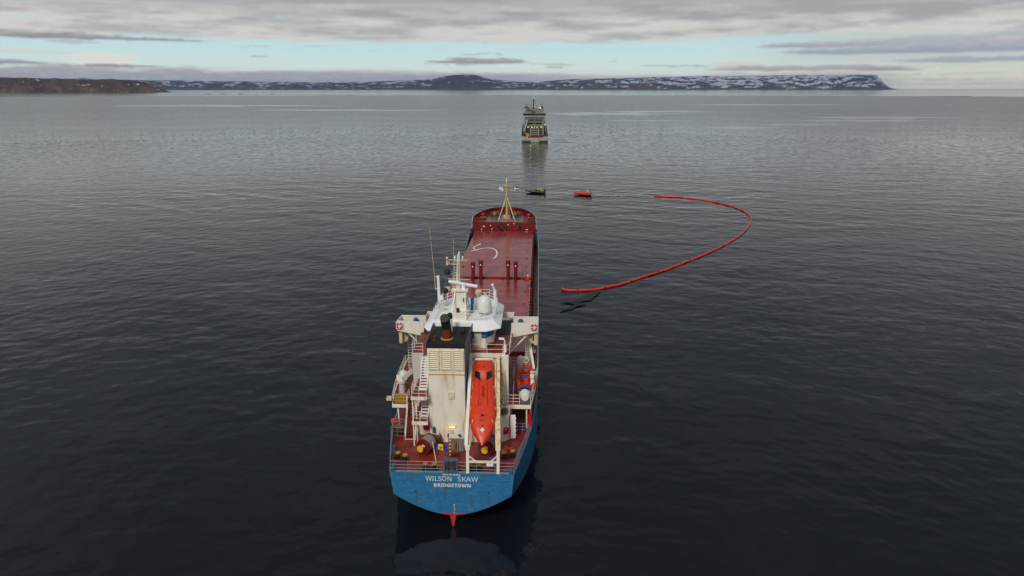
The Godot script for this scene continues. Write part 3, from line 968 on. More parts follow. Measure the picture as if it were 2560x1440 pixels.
	# curved arrow painted on the hatch
	var ar := [Vector2(75.32, -5.49), Vector2(75.5, -4.9), Vector2(75.8, -4.32), Vector2(76.7, -4.0), Vector2(77.25, -3.69), Vector2(77.7, -2.9), Vector2(78.0, -2.1), Vector2(77.6, -1.4), Vector2(76.6, -0.85), Vector2(75.3, -0.45), Vector2(73.76, -0.25), Vector2(72.2, -0.2), Vector2(71.0, -0.27), Vector2(70.0, -0.42), Vector2(69.2, -0.72)]
	var ah := [Vector2(81.9, -4.02), Vector2(80.8, -4.3), Vector2(79.4, -4.85), Vector2(77.9, -5.22), Vector2(77.0, -4.95), Vector2(75.8, -4.32)]
	var pa := MB.new()
	for line in [ar, ah]:
		for i in line.size():
			var a: Vector2 = line[i]
			var q0: Vector2 = line[maxi(i - 1, 0)]; var q1: Vector2 = line[mini(i + 1, line.size() - 1)]
			if i == line.size() - 1:
				continue
			var d: Vector2 = line[i + 1]
			var da := (q1 - q0).normalized(); var db: Vector2 = (line[mini(i + 2, line.size() - 1)] - a).normalized()
			var wa := 0.15 + 0.03 * sin(i * 2.1); var wb := 0.15 + 0.03 * sin((i + 1) * 2.1)
			var na := Vector2(-da.y, da.x) * wa; var nb := Vector2(-db.y, db.x) * wb
			var z := 8.712 if line == ar else 8.716
			pa.quad(V(a.x + na.x * 1.8, a.y + na.y, z), V(d.x + nb.x * 1.8, d.y + nb.y, z), V(d.x - nb.x * 1.8, d.y - nb.y, z), V(a.x - na.x * 1.8, a.y - na.y, z))
	part(ship, "painted_arrow", pa, M["arrow_white"])
	# four ventilator posts between the holds
	for q in [[-3.16, 11.45], [-1.84, 11.75], [2.70, 11.78], [3.95, 11.62]]:
		var b := MB.new()
		b.tube([V(55.4, q[0], 6.6), V(55.4, q[0], q[1] - 0.85)], 0.30, 14)
		var po := part(ship, "vent_post", b, M["dark_red"])
		b = MB.new()
		b.lathe([Vector2(0.30, -0.12), Vector2(0.37, 0), Vector2(0.37, 0.78), Vector2(0.30, 0.86), Vector2(0, 0.88)], V(55.4, q[0], q[1] - 0.86), 16)
		part(po, "vent_head", b, M["dark_red"])
		b = MB.new()
		b.ball(V(55.0, q[0] - 0.02, q[1] - 0.72), Vector3(0.1, 0.1, 0.1), 10, 6)
		part(po, "lamp", b, M["white_lamp"])
	railing(ship, "railing", [V(56.0, 5.0, 8.7), V(57.2, 5.0, 8.7), V(57.2, 5.7, 8.7), V(56.0, 5.7, 8.7)], M["dark_grey"], 1.0, 3, 1.0, 0.02)
	make_forecastle(ship)
	make_stern(ship)
	make_bridge(ship)

func make_forecastle(ship: Node3D) -> void:
	var b := MB.new()
	var edge := []
	var fs := [96.0, 99.0, 101.0, 102.5, 104.0, 105.3, 106.5, 107.5, 108.3, 109.0, 109.5, 109.9, 110.2]
	for s in fs:
		edge.append(V(s, half(s) - 0.16, 10.45))
	for i in fs.size():
		var s: float = fs[fs.size() - 1 - i]
		edge.append(V(s, -half(s) + 0.16, 10.45))
	b.prism(edge, Vector3(0, -0.15, 0))
	part(ship, "forecastle_deck", b, M["dark_red"])
	b = MB.new()
	b.prism([V(96.2, -4.2, 10.46), V(96.2, 4.3, 10.46), V(105.0, 3.9, 10.46), V(105.0, -3.9, 10.46)], Vector3(0, 0.02, 0))
	part(ship, "deck_mat", b, mk("grey_deck", rgb(120, 88, 80), 0.25))
	b = MB.new()
	b.span(V(95.9, -7.1, 4.8), V(96.1, 7.1, 10.5))
	var bh := part(ship, "forecastle_bulkhead", b, M["dark_red"])
	for q in [[-4.6, 9.6], [-4.4, 9.55], [-3.0, 9.75], [0.9, 9.95], [2.2, 10.2], [-2.7, 8.95], [4.9, 8.9], [-5.0, 8.9], [5.2, 8.9]]:
		var l := MB.new()
		l.ball(V(95.75, q[0], q[1]), Vector3(0.1, 0.1, 0.1), 8, 5)
		part(bh, "lamp", l, M["white_lamp"])
	b = MB.new()
	b.span(V(95.8, 3.3, 8.75), V(95.87, 3.9, 9.75))
	part(bh, "doorway", b, M["black"])
	b = MB.new()
	b.span(V(95.7, 2.3, 8.75), V(95.88, 2.7, 9.05))
	part(bh, "red_locker", b, M["red_box"])
	stairs(ship, V(95.2, 0.4, 8.72), V(95.2, -1.7, 10.45), 0.6, 8, M["dark_grey"], M["dark_grey"])
	# bulwark round the bow: inner face, cap and ribs
	for sg in [1.0, -1.0]:
		var inner := []; var cap := MB.new(); var prev = null
		for s in [95.6, 96.2, 97.0, 98.0, 99.0, 101.0, 102.5, 104.0, 105.3, 106.5, 107.5, 108.3, 109.0, 109.5, 109.9, 110.2, 110.38]:
			var h: float = maxf(half(s) - 0.12, 0.0) * sg
			inner.append([V(s - 0.06, h, 10.3 if s > 96 else 8.2), V(s - 0.06, h, top_of(s))])
			var q := V(s, maxf(half(s) - 0.05, 0.0) * sg, top_of(s) + 0.03)
			if prev != null:
				cap.bar(prev, q, 0.18, 0.07)
			prev = q
		var w := MB.new()
		w.sheet(inner)
		var bw := part(ship, "bow_bulwark", w, M["dark_red"])
		part(bw, "bulwark_cap", cap, M["rail_blue"])
		var rib := MB.new()
		rib.prism([Vector3(0, 0, 0), Vector3(-0.55, 0, 0), Vector3(-0.08, 1.1, 0), Vector3(0, 1.1, 0)], Vector3(0, 0, 0.06))
		var rm := rib.mesh()
		for s in [97.2, 98.6, 100.0, 101.3, 102.6, 103.9, 105.0, 106.0, 107.0, 107.9, 108.7, 109.4]:
			var o := part(bw, "rib", rm, M["dark_red"])
			var tang := Vector2(half(s + 0.3) - half(s - 0.3), 0.6).angle() - PI / 2
			o.transform = Transform3D(Basis(Vector3.UP, (tang if sg > 0 else PI - tang)), V(s - 0.06, (half(s) - 0.13) * sg, 10.46))
	# foremast with ladder, stays and crosstree
	b = MB.new()
	b.tube([V(100.5, 0.42, 10.45), V(100.5, 0.4, 15.2), V(100.5, 0.38, 19.0)], [0.32, 0.24, 0.16], 10)
	var mast := part(ship, "foremast", b, M["cream"])
	b = MB.new()
	b.tube([V(100.5, 0.38, 18.9), V(100.5, 0.38, 19.6)], 0.14, 8)
	part(mast, "mast_lamp", b, M["clean_white"])
	b = MB.new()
	b.tube([V(96.3, -1.4, 10.46), V(100.3, 0.3, 15.4)], 0.10, 8); b.tube([V(96.3, 2.5, 10.46), V(100.3, 0.5, 15.4)], 0.10, 8)
	part(mast, "stay", b, M["rusty_white"])
	b = MB.new()
	b.bar(V(100.4, -1.35, 18.15), V(100.4, 1.9, 18.15), 0.06, 0.06)
	b.box(V(100.4, 0.38, 18.0), Vector3(0.7, 0.18, 0.5))
	part(mast, "crosstree", b, M["cream"])
	ladder(mast, V(100.1, 0.75, 10.5), V(100.15, 0.68, 18.8), Vector3.RIGHT, 26, M["dull_yellow"])
	b = MB.new()
	b.box(V(101.0, 0.4, 10.8), Vector3(1.5, 0.7, 1.3))
	part(mast, "mast_foot", b, M["cream"])
	# anchor windlasses, bollards and ventilators on the forecastle
	for p in [-2.3, 2.4]:
		b = MB.new()
		b.tube([V(103.2, p - 1.0, 11.0), V(103.2, p + 1.0, 11.0)], 0.42, 12)
		b.tube([V(103.2, p - 1.15, 11.0), V(103.2, p - 0.95, 11.0)], 0.62, 14); b.tube([V(103.2, p + 0.3, 11.0), V(103.2, p + 0.45, 11.0)], 0.62, 14)
		b.box(V(103.2, p, 10.62), Vector3(2.5, 0.3, 1.3))
		b.box(V(103.9, p + 0.5, 11.0), Vector3(0.8, 0.8, 0.7))
		part(ship, "windlass", b, M["dark_grey"])
		b = MB.new()
		b.tube([V(103.2, p - 0.6, 11.0), V(103.2, p + 0.1, 11.0)], 0.55, 12)
		part(ship, "rope_drum", b, M["rope_brown"])
	for q in [[101.4, -5.1], [100.8, 5.4]]:
		b = MB.new()
		b.lathe([Vector2(0.25, 0), Vector2(0.25, 0.75), Vector2(0.45, 0.8), Vector2(0.42, 1.0), Vector2(0.2, 1.12), Vector2(0, 1.14)], V(q[0], q[1], 10.45), 14)
		part(ship, "mushroom_vent", b, M["hull_red"])
	for q in [[99.0, -4.9], [98.6, 5.9], [106.5, -2.4], [106.5, 2.4]]:
		bollard(ship, q[0], q[1], 10.45, 0.2, M["dark_grey"])
	b = MB.new()
	b.tube([V(104.2, 2.0, 10.5), V(104.0, 2.6, 11.3), V(103.8, 3.2, 11.4), V(103.7, 3.9, 11.2)], 0.07, 6)
	part(ship, "hose", b, M["orange_cloth"])
	railing(ship, "railing", [V(96.3, -6.6, 10.45), V(96.3, -2.0, 10.45)], M["grey"], 1.0, 3, 1.6, 0.022)
	railing(ship, "railing", [V(96.3, 0.9, 10.45), V(96.3, 6.6, 10.45)], M["grey"], 1.0, 3, 1.6, 0.022)
	railing(ship, "railing", [V(84.0, 7.55, 5.6), V(95.4, 7.3, 8.4)], M["green"], 1.0, 3, 1.6, 0.022)
	railing(ship, "railing", [V(84.0, -7.55, 5.6), V(95.4, -7.3, 8.4)], M["green"], 1.0, 3, 1.6, 0.022)

func bollard(ship: Node3D, s: float, p: float, z: float, turn: float, mat: Material) -> void:
	var o := Node3D.new()
	o.name = "bollard"
	ship.add_child(o, true)
	o.transform = Transform3D(Basis(Vector3.UP, turn), V(s, p, z))
	var b := MB.new()
	b.box(Vector3(0, 0.06, 0), Vector3(1.5, 0.12, 0.55))
	b.tube([Vector3(-0.42, 0.1, 0), Vector3(-0.42, 0.58, 0)], 0.17, 12); b.tube([Vector3(0.42, 0.1, 0), Vector3(0.42, 0.58, 0)], 0.17, 12)
	part(o, "bollard_posts", b, M["black"])
	for x in [-0.42, 0.42]:
		b = MB.new()
		b.tube([Vector3(x, 0.56, 0), Vector3(x, 0.66, 0)], 0.24, 12)
		part(o, "bollard_top", b, M["dull_yellow"])

func winch(ship: Node3D, s: float, p: float, turn: float) -> void:
	var o := Node3D.new()
	o.name = "winch"
	ship.add_child(o, true)
	o.transform = Transform3D(Basis(Vector3.UP, turn), V(s, p, 5.53))
	var b := MB.new()    # the shaft runs fore and aft; the warping end faces aft (+z)
	b.tube([Vector3(0, 0.85, -1.0), Vector3(0, 0.85, -0.9)], 0.74, 18)
	b.tube([Vector3(0, 0.85, 0.25), Vector3(0, 0.85, 0.36)], 0.74, 18)
	b.box(Vector3(0, 0.3, -0.95), Vector3(0.8, 0.6, 0.24)); b.box(Vector3(0, 0.3, 0.4), Vector3(0.8, 0.6, 0.16))
	b.box(Vector3(0, 0.5, -1.4), Vector3(1.1, 1.0, 1.0))
	b.box(Vector3(0, 0.05, -0.55), Vector3(0.7, 0.12, 2.2))
	part(o, "winch_frame", b, M["dark_red"])
	b = MB.new()
	b.tube([Vector3(0, 0.85, -0.9), Vector3(0, 0.85, 0.25)], 0.6, 16)
	for k in 7:
		b.torus(Vector3(0, 0.85, -0.8 + 0.155 * k), 0.6, 0.085, Basis(Vector3.RIGHT, PI / 2), 18)
	part(o, "rope_drum", b, M["rope_grey"])
	b = MB.new()
	b.lathe([Vector2(0.2, 0), Vector2(0.16, 0.15), Vector2(0.2, 0.42), Vector2(0.3, 0.5)], Vector3(0, 0.85, 0.38), 14, Basis(Vector3.RIGHT, PI / 2))
	part(o, "warping_end", b, M["rusty_white"])
	b = MB.new()
	b.tube([Vector3(0, 0.85, 0.86), Vector3(0, 0.85, 0.95)], 0.33, 16)
	part(o, "end_cap", b, M["yellow"])

func make_stern(ship: Node3D) -> void:
	var rb: Material = M["rail_blue"]
	railing(ship, "railing", [V(0.08, -5.6, 5.6), V(0.08, -0.75, 5.6)], rb)
	railing(ship, "railing", [V(0.08, 0.55, 5.6), V(0.08, 5.6, 5.6)], rb)
	for sg in [1.0, -1.0]:
		var pts := []
		for s in [0.08, 2.0, 5.25, 7.6]:
			pts.append(V(s, (half(s) - 0.08) * sg, 5.6))
		railing(ship, "railing", pts, rb)
		for s in [0.25, 3.6]:
			var b := MB.new()
			b.tube([V(s, (half(s) - 0.35) * sg, 5.55), V(s, (half(s) - 0.35) * sg, 6.2)], 0.16, 10)
			b.box(V(s, (half(s) - 0.3) * sg, 5.65), Vector3(0.45, 0.2, 0.5))
			part(ship, "fairlead", b, M["fairlead_blue"])
	railing(ship, "railing", [V(7.9, 5.7, 5.55), V(7.9, 6.7, 5.55)], rb, 1.0, 3, 0.6)
	railing(ship, "railing", [V(8.6, -6.9, 5.55), V(8.4, -5.9, 5.55)], rb, 1.0, 3, 0.6)
	# stern roller frame in the middle of the aft rail
	var b := MB.new()
	b.box(V(0.2, -0.68, 6.2), Vector3(0.14, 1.3, 0.5)); b.box(V(0.2, 0.5, 6.2), Vector3(0.14, 1.3, 0.5)); b.box(V(0.2, -0.09, 6.82), Vector3(1.04, 0.1, 0.5)); b.box(V(0.2, -0.09, 5.68), Vector3(1.04, 0.22, 0.5))
	part(ship, "roller_frame", b, M["fairlead_blue"])
	b = MB.new()
	b.tube([V(0.2, -0.35, 5.8), V(0.2, -0.35, 6.75)], 0.13, 10); b.tube([V(0.2, 0.2, 5.8), V(0.2, 0.2, 6.75)], 0.13, 10); b.tube([V(0.22, -0.6, 6.05), V(0.22, 0.42, 6.05)], 0.1, 10)
	part(ship, "roller", b, M["dark_grey"])
	for q in [[2.25, -5.0, -0.5], [3.05, 5.0, 0.35], [0.6, -2.05, 0.03], [0.75, 2.0, 0.03]]:
		bollard(ship, q[0], q[1], 5.53, q[2], M["black"])
	winch(ship, 3.6, -2.95, -0.42)
	winch(ship, 3.6, 2.95, -0.2)
	# rope rack
	b = MB.new()
	b.bar(V(3.9, -0.75, 5.55), V(3.9, -0.75, 6.9), 0.08, 0.08); b.bar(V(3.9, 0.7, 5.55), V(3.9, 0.7, 6.9), 0.08, 0.08); b.bar(V(3.9, -0.8, 6.85), V(3.9, 0.75, 6.85), 0.08, 0.08)
	part(ship, "rope_rack", b, M["dark_grey"])
	# pale pole with dark bands, and the flagstaff
	b = MB.new()
	b.tube([V(1.0, -0.25, 6.8), V(2.4, -0.4, 7.6)], 0.06, 8)
	part(ship, "banded_pole", b, M["rusty_white"])
	for k in 4:
		var c := MB.new()
		c.tube([V(1.1 + 0.32 * k, -0.26 - 0.034 * k, 6.857 + 0.183 * k), V(1.24 + 0.32 * k, -0.275 - 0.034 * k, 6.937 + 0.183 * k)], 0.07, 8)
		part(ship, "pole_band", c, M["black"])
	b = MB.new()
	b.tube([V(0.6, -1.38, 5.55), V(1.15, -1.85, 8.1)], 0.045, 7)
	part(ship, "flagstaff", b, M["rusty_white"])
	# ramp frame for the lifeboat
	var fr := MB.new()
	fr.bar(V(0.45, 1.30, 8.05), V(9.3, 1.0, 13.25), 0.30, 0.42)
	part(ship, "ramp_rail", fr, M["white_paint"])
	fr = MB.new()
	fr.bar(V(0.45, 4.25, 8.05), V(9.3, 3.72, 13.25), 0.30, 0.42)
	part(ship, "ramp_rail", fr, M["rusty_white"])
	fr = MB.new()
	fr.bar(V(0.5, 1.52, 7.75), V(9.0, 1.25, 12.8), 0.16, 0.2)
	part(ship, "inner_rail", fr, M["rusty_white"])
	fr = MB.new()
	fr.bar(V(0.5, 4.02, 7.75), V(9.0, 3.45, 12.8), 0.16, 0.2)
	part(ship, "inner_rail", fr, M["rusty_white"])
	for p in [1.45, 4.2]:
		fr = MB.new()
		fr.bar(V(0.04, p, 5.6), V(0.3, p, 8.1), 0.26, 0.26)
		fr.box(V(0.35, p, 8.0), Vector3(0.42, 0.3, 0.5))
		part(ship, "ramp_leg", fr, M["white_paint"])
	fr = MB.new()
	fr.bar(V(0.1, 1.45, 6.72), V(0.1, 4.2, 6.72), 0.16, 0.16); fr.bar(V(0.1, 1.5, 7.35), V(0.1, 2.2, 6.75), 0.1, 0.1); fr.bar(V(0.1, 4.15, 7.35), V(0.1, 3.5, 6.75), 0.1, 0.1)
	part(ship, "ramp_brace", fr, M["white_paint"])
	fr = MB.new()
	fr.box(V(0.25, 3.45, 6.45), Vector3(0.62, 0.4, 0.35))
	part(ship, "control_box", fr, M["clean_white"])
	fr = MB.new()
	fr.bar(V(9.4, 0.85, 13.3), V(9.4, 4.4, 13.3), 0.36, 0.36)
	part(ship, "ramp_head_beam", fr, M["white_paint"])
	for q in [[1.15, 1.6], [4.0, 3.8]]:
		fr = MB.new()
		fr.bar(V(5.0, q[0], 5.55), V(5.0, q[0], 10.5), 0.2, 0.2)
		part(ship, "ramp_leg", fr, M["rusty_white"])
	# falls, pipes and davit beam beside the ramp on the starboard side
	for q in [[4.05, 0.07], [4.2, 0.09], [4.36, 0.05]]:
		fr = MB.new()
		fr.tube([V(9.3, q[0], 13.0), V(7.6, q[0] + 0.1, 9.2)], q[1], 7)
		part(ship, "pipe", fr, M["rusty_white"])
	# after houses
	b = MB.new()
	b.prism([V(5.85, 0.72, 5.53), V(5.85, 4.12, 5.53), V(6.5, 4.95, 5.53), V(21.0, 4.95, 5.53), V(21.0, 0.72, 5.53)], Vector3(0, 2.6, 0))
	part(ship, "deckhouse", b, M["white_paint"])
	b = MB.new()
	b.prism([V(7.2, -4.1, 5.53), V(7.2, -2.8, 5.53), V(21.0, -2.8, 5.53), V(21.0, -4.9, 5.53), V(9.0, -4.9, 5.53)], Vector3(0, 2.6, 0))
	var pd := part(ship, "deckhouse", b, M["white_paint"])
	b = MB.new()
	b.box(V(7.1, -3.4, 6.5), Vector3(0.6, 0.75, 0.22))
	part(pd, "hose_cabinet", b, M["red_box"])
	b = MB.new()
	b.box(V(6.98, -3.5, 6.72), Vector3(0.16, 0.14, 0.02))
	part(pd, "hose_sign", b, M["flag_white"])
	b = MB.new()
	b.prism([V(6.08, 4.35, 6.35), V(6.28, 4.62, 6.25), V(6.42, 4.8, 6.4), V(6.42, 4.8, 6.9), V(6.2, 4.5, 7.05), V(6.08, 4.35, 6.95)], V(-0.12, 0.1, 0))
	part(ship, "hose_cabinet", b, M["red_box"])
	b = MB.new()
	b.box(V(6.1, 4.62, 6.85), Vector3(0.16, 0.16, 0.03), Basis(Vector3.UP, 0.7))
	part(ship, "hose_sign", b, M["flag_white"])
	b = MB.new()
	b.box(V(6.5, 5.28, 6.95), Vector3(0.55, 2.5, 0.10), Basis(Vector3.UP, 0.1))
	for k in 5:
		b.box(V(6.5, 5.57, 6.05 + 0.45 * k), Vector3(0.10, 0.12, 0.12))
	part(ship, "open_door", b, M["clean_white"])
	b = MB.new()
	b.tube([V(6.35, 5.0, 8.3), V(6.3, 4.98, 7.4), V(6.3, 5.04, 6.6), V(6.3, 5.0, 5.9)], 0.06, 6)
	part(ship, "hose", b, M["red_box"])
	b = MB.new()
	b.box(V(12.0, 6.0, 5.57), Vector3(1.6, 0.03, 8.0))
	part(ship, "side_deck_mat", b, M["gap_red"])
	b = MB.new()
	b.box(V(10.6, 6.85, 6.3), Vector3(0.5, 1.5, 3.4))
	part(ship, "side_locker", b, M["red_box"])
	# boat deck, starboard
	b = MB.new()
	b.prism([V(8.7, 4.4, 8.05), V(8.7, 7.0, 8.05), V(12.5, 7.42, 8.05), V(17.0, 7.66, 8.05), V(22.4, 7.74, 8.05), V(22.4, 4.4, 8.05)], Vector3(0, 0.15, 0))
	part(ship, "boat_deck", b, M["deck_red"])
	b = MB.new()
	b.box(V(8.66, 5.75, 8.05), Vector3(2.6, 0.42, 0.08))
	for q in [[12.5, 7.43, 8.7, 7.02], [17.0, 7.67, 12.5, 7.43], [22.4, 7.75, 17.0, 7.67]]:
		b.bar(V(q[0], q[1], 8.1), V(q[2], q[3], 8.1), 0.08, 0.34)
	part(ship, "deck_edge", b, M["white_paint"])
	railing(ship, "railing", [V(8.75, 6.98, 8.2), V(12.5, 7.4, 8.2), V(16.0, 7.58, 8.2)], M["white_paint"], 1.05, 2, 2.0)
	railing(ship, "railing", [V(8.75, 4.6, 8.2), V(8.75, 5.9, 8.2)], M["white_paint"], 1.1, 3, 0.65)
	railing(ship, "railing", [V(10.6, 5.2, 8.2), V(12.4, 5.2, 8.2)], M["white_paint"], 1.05, 3, 0.9)
	railing(ship, "railing", [V(14.2, 5.1, 8.2), V(16.2, 5.1, 8.2)], M["white_paint"], 1.05, 2, 1.0)
	railing(ship, "railing", [V(18.6, 4.6, 8.2), V(18.6, 6.3, 8.2)], M["white_paint"], 1.2, 3, 1.6)
	for p in [6.6, 7.0]:
		b = MB.new()
		b.bar(V(8.9 if p < 6.8 else 9.6, p, 5.55), V(8.9 if p < 6.8 else 9.6, p, 8.05), 0.12, 0.12)
		part(ship, "deck_post", b, M["white_paint"])
	# rescue boat davit
	b = MB.new()
	b.bar(V(19.6, 6.45, 8.2), V(18.9, 6.5, 11.9), 0.42, 0.42)
	part(ship, "davit_post", b, M["white_paint"])
	b = MB.new()
	b.bar(V(18.9, 6.6, 12.0), V(16.4, 7.25, 8.9), 0.24, 0.34)
	part(ship, "davit_arm", b, M["white_paint"])
	b = MB.new()
	b.tube([V(17.7, 5.72, 9.3), V(18.5, 5.74, 9.3)], 0.42, 16)
	b.box(V(18.1, 5.75, 8.6), Vector3(0.5, 0.9, 0.6)); b.tube([V(18.4, 5.9, 9.2), V(18.4, 6.4, 9.6)], 0.18, 10)
	part(ship, "davit_winch", b, M["white_paint"])
	b = MB.new()
	b.torus(V(17.6, 6.3, 9.5), 0.35, 0.09, Basis(Vector3.RIGHT, PI / 2)); b.bar(V(17.6, 6.0, 9.3), V(17.6, 6.6, 9.8), 0.1, 0.1); b.bar(V(17.6, 6.35, 9.5), V(18.9, 6.45, 9.9), 0.14, 0.14)
	part(ship, "davit_hook", b, M["white_paint"])
	b = MB.new()
	for s in [12.2, 15.0]:
		b.box(V(s, 6.42, 8.45), Vector3(1.3, 0.5, 0.16))
	b.bar(V(12.2, 6.42, 8.3), V(15.0, 6.42, 8.3), 0.2, 0.16)
	part(ship, "boat_cradle", b, M["dark_grey"])
	b = MB.new()
	b.box(V(10.9, 6.4, 8.5), Vector3(1.2, 0.6, 0.6)); b.tube([V(11.9, 7.25, 8.2), V(12.1, 7.25, 10.4)], 0.13, 8); b.box(V(12.1, 7.2, 10.3), Vector3(0.6, 0.36, 0.3))
	part(ship, "crane_foot", b, M["rusty_white"])
	# boat deck, port, with its platform
	b = MB.new()
	b.prism([V(8.45, -5.5, 8.05), V(8.45, -7.0, 8.05), V(11.0, -7.35, 8.05), V(15.0, -7.62, 8.05), V(21.0, -7.7, 8.05), V(21.0, -2.9, 8.05), V(9.8, -2.9, 8.05), V(9.8, -5.5, 8.05)], Vector3(0, 0.15, 0))
	part(ship, "boat_deck", b, M["deck_red"])
	b = MB.new()
	b.box(V(8.42, -6.25, 8.05), Vector3(1.6, 0.36, 0.07))
	for q in [[11.0, -7.36, 8.45, -7.02], [15.0, -7.63, 11.0, -7.36], [21.0, -7.71, 15.0, -7.63]]:
		b.bar(V(q[0], q[1], 8.1), V(q[2], q[3], 8.1), 0.08, 0.3)
	part(ship, "deck_edge", b, M["white_paint"])
	railing(ship, "railing", [V(9.9, -5.55, 8.2), V(8.5, -5.55, 8.2), V(8.5, -7.0, 8.2), V(11.0, -7.3, 8.2), V(12.5, -7.42, 8.2)], M["white_paint"])
	railing(ship, "railing", [V(13.4, -7.48, 8.2), V(16.0, -7.6, 8.2), V(19.0, -7.65, 8.2), V(19.0, -5.2, 8.2)], M["white_paint"])
	b = MB.new()
	b.bar(V(8.85, -6.52, 5.55), V(8.6, -6.5, 8.0), 0.14, 0.14)
	part(ship, "deck_post", b, M["white_paint"])
	b = MB.new()
	b.box(V(8.35, -7.3, 8.9), Vector3(0.5, 0.35, 0.4))
	part(ship, "floodlight", b, M["rusty_white"])
	stairs(ship, V(5.95, -4.85, 5.55), V(8.75, -5.0, 8.2), 1.0, 12, M["deck_red"], M["white_paint"])
	# landings beside the casing
	for z in [8.2, 10.8]:
		b = MB.new()
		b.span(V(4.75, -4.35, z - 0.12), V(9.6, -2.86, z))
		part(ship, "landing", b, M["deck_red"])
		b = MB.new()
		b.box(V(4.71, -3.6, z - 0.14), Vector3(1.55, 0.34, 0.08))
		part(ship, "landing_edge", b, M["white_paint"])
		railing(ship, "railing", [V(9.0, -4.3, z), V(4.8, -4.3, z), V(4.8, -2.9, z)], M["white_paint"], 1.05, 3, 0.8)
	for q in [[-4.25, 4.85], [-4.0, 5.3]]:
		b = MB.new()
		b.bar(V(q[1], q[0], 5.55), V(q[1], q[0], 10.65), 0.11, 0.11)
		part(ship, "deck_post", b, M["white_paint"])
	stairs(ship, V(5.6, -3.3, 8.2), V(8.0, -3.3, 10.8), 0.7, 11, M["clean_white"], M["white_paint"], false)
	stairs(ship, V(6.2, -3.42, 10.8), V(8.5, -3.45, 13.4), 0.7, 12, M["clean_white"], M["white_paint"], false)
	# tall screen with a ragged lower edge
	b = MB.new()
	b.prism([V(9.35, -5.02, 13.45), V(9.35, -3.82, 13.45), V(9.35, -3.86, 12.9), V(9.35, -4.05, 12.0), V(9.35, -4.1, 10.6), V(9.35, -4.35, 10.4), V(9.35, -4.4, 9.5), V(9.35, -4.62, 9.2), V(9.35, -4.75, 8.2), V(9.35, -4.95, 8.2), V(9.35, -4.93, 10.6)], V(0.08, 0, 0))
	part(ship, "screen", b, M["grey_white"] if M.has("grey_white") else mk("grey_white", rgb(200, 196, 190), 0.5, null))
	b = MB.new()
	b.bar(V(9.3, -4.2, 10.8), V(9.3, -4.05, 13.4), 0.07, 0.07); b.bar(V(9.3, -4.45, 8.2), V(9.3, -4.3, 10.9), 0.07, 0.07)
	part(ship, "screen_post", b, M["white_paint"])
	# pedestal crane on the port boat deck
	b = MB.new()
	b.lathe([Vector2(0.42, 0), Vector2(0.34, 0.1), Vector2(0.30, 1.2), Vector2(0.42, 1.25), Vector2(0.42, 1.5), Vector2(0, 1.5)], V(11.0, -6.5, 8.2), 14)
	var pc := part(ship, "deck_crane", b, M["grey_white"])
	b = MB.new()
	b.bar(V(11.0, -6.6, 9.7), V(11.4, -5.35, 10.75), 0.34, 0.4)
	part(pc, "crane_jib", b, M["grey_white"])
	b = MB.new()
	b.box(V(11.0, -6.62, 9.85), Vector3(0.5, 0.7, 0.5)); b.tube([V(11.1, -6.95, 9.7), V(11.3, -6.95, 10.2)], 0.14, 8)
	part(pc, "crane_head", b, M["white_paint"])

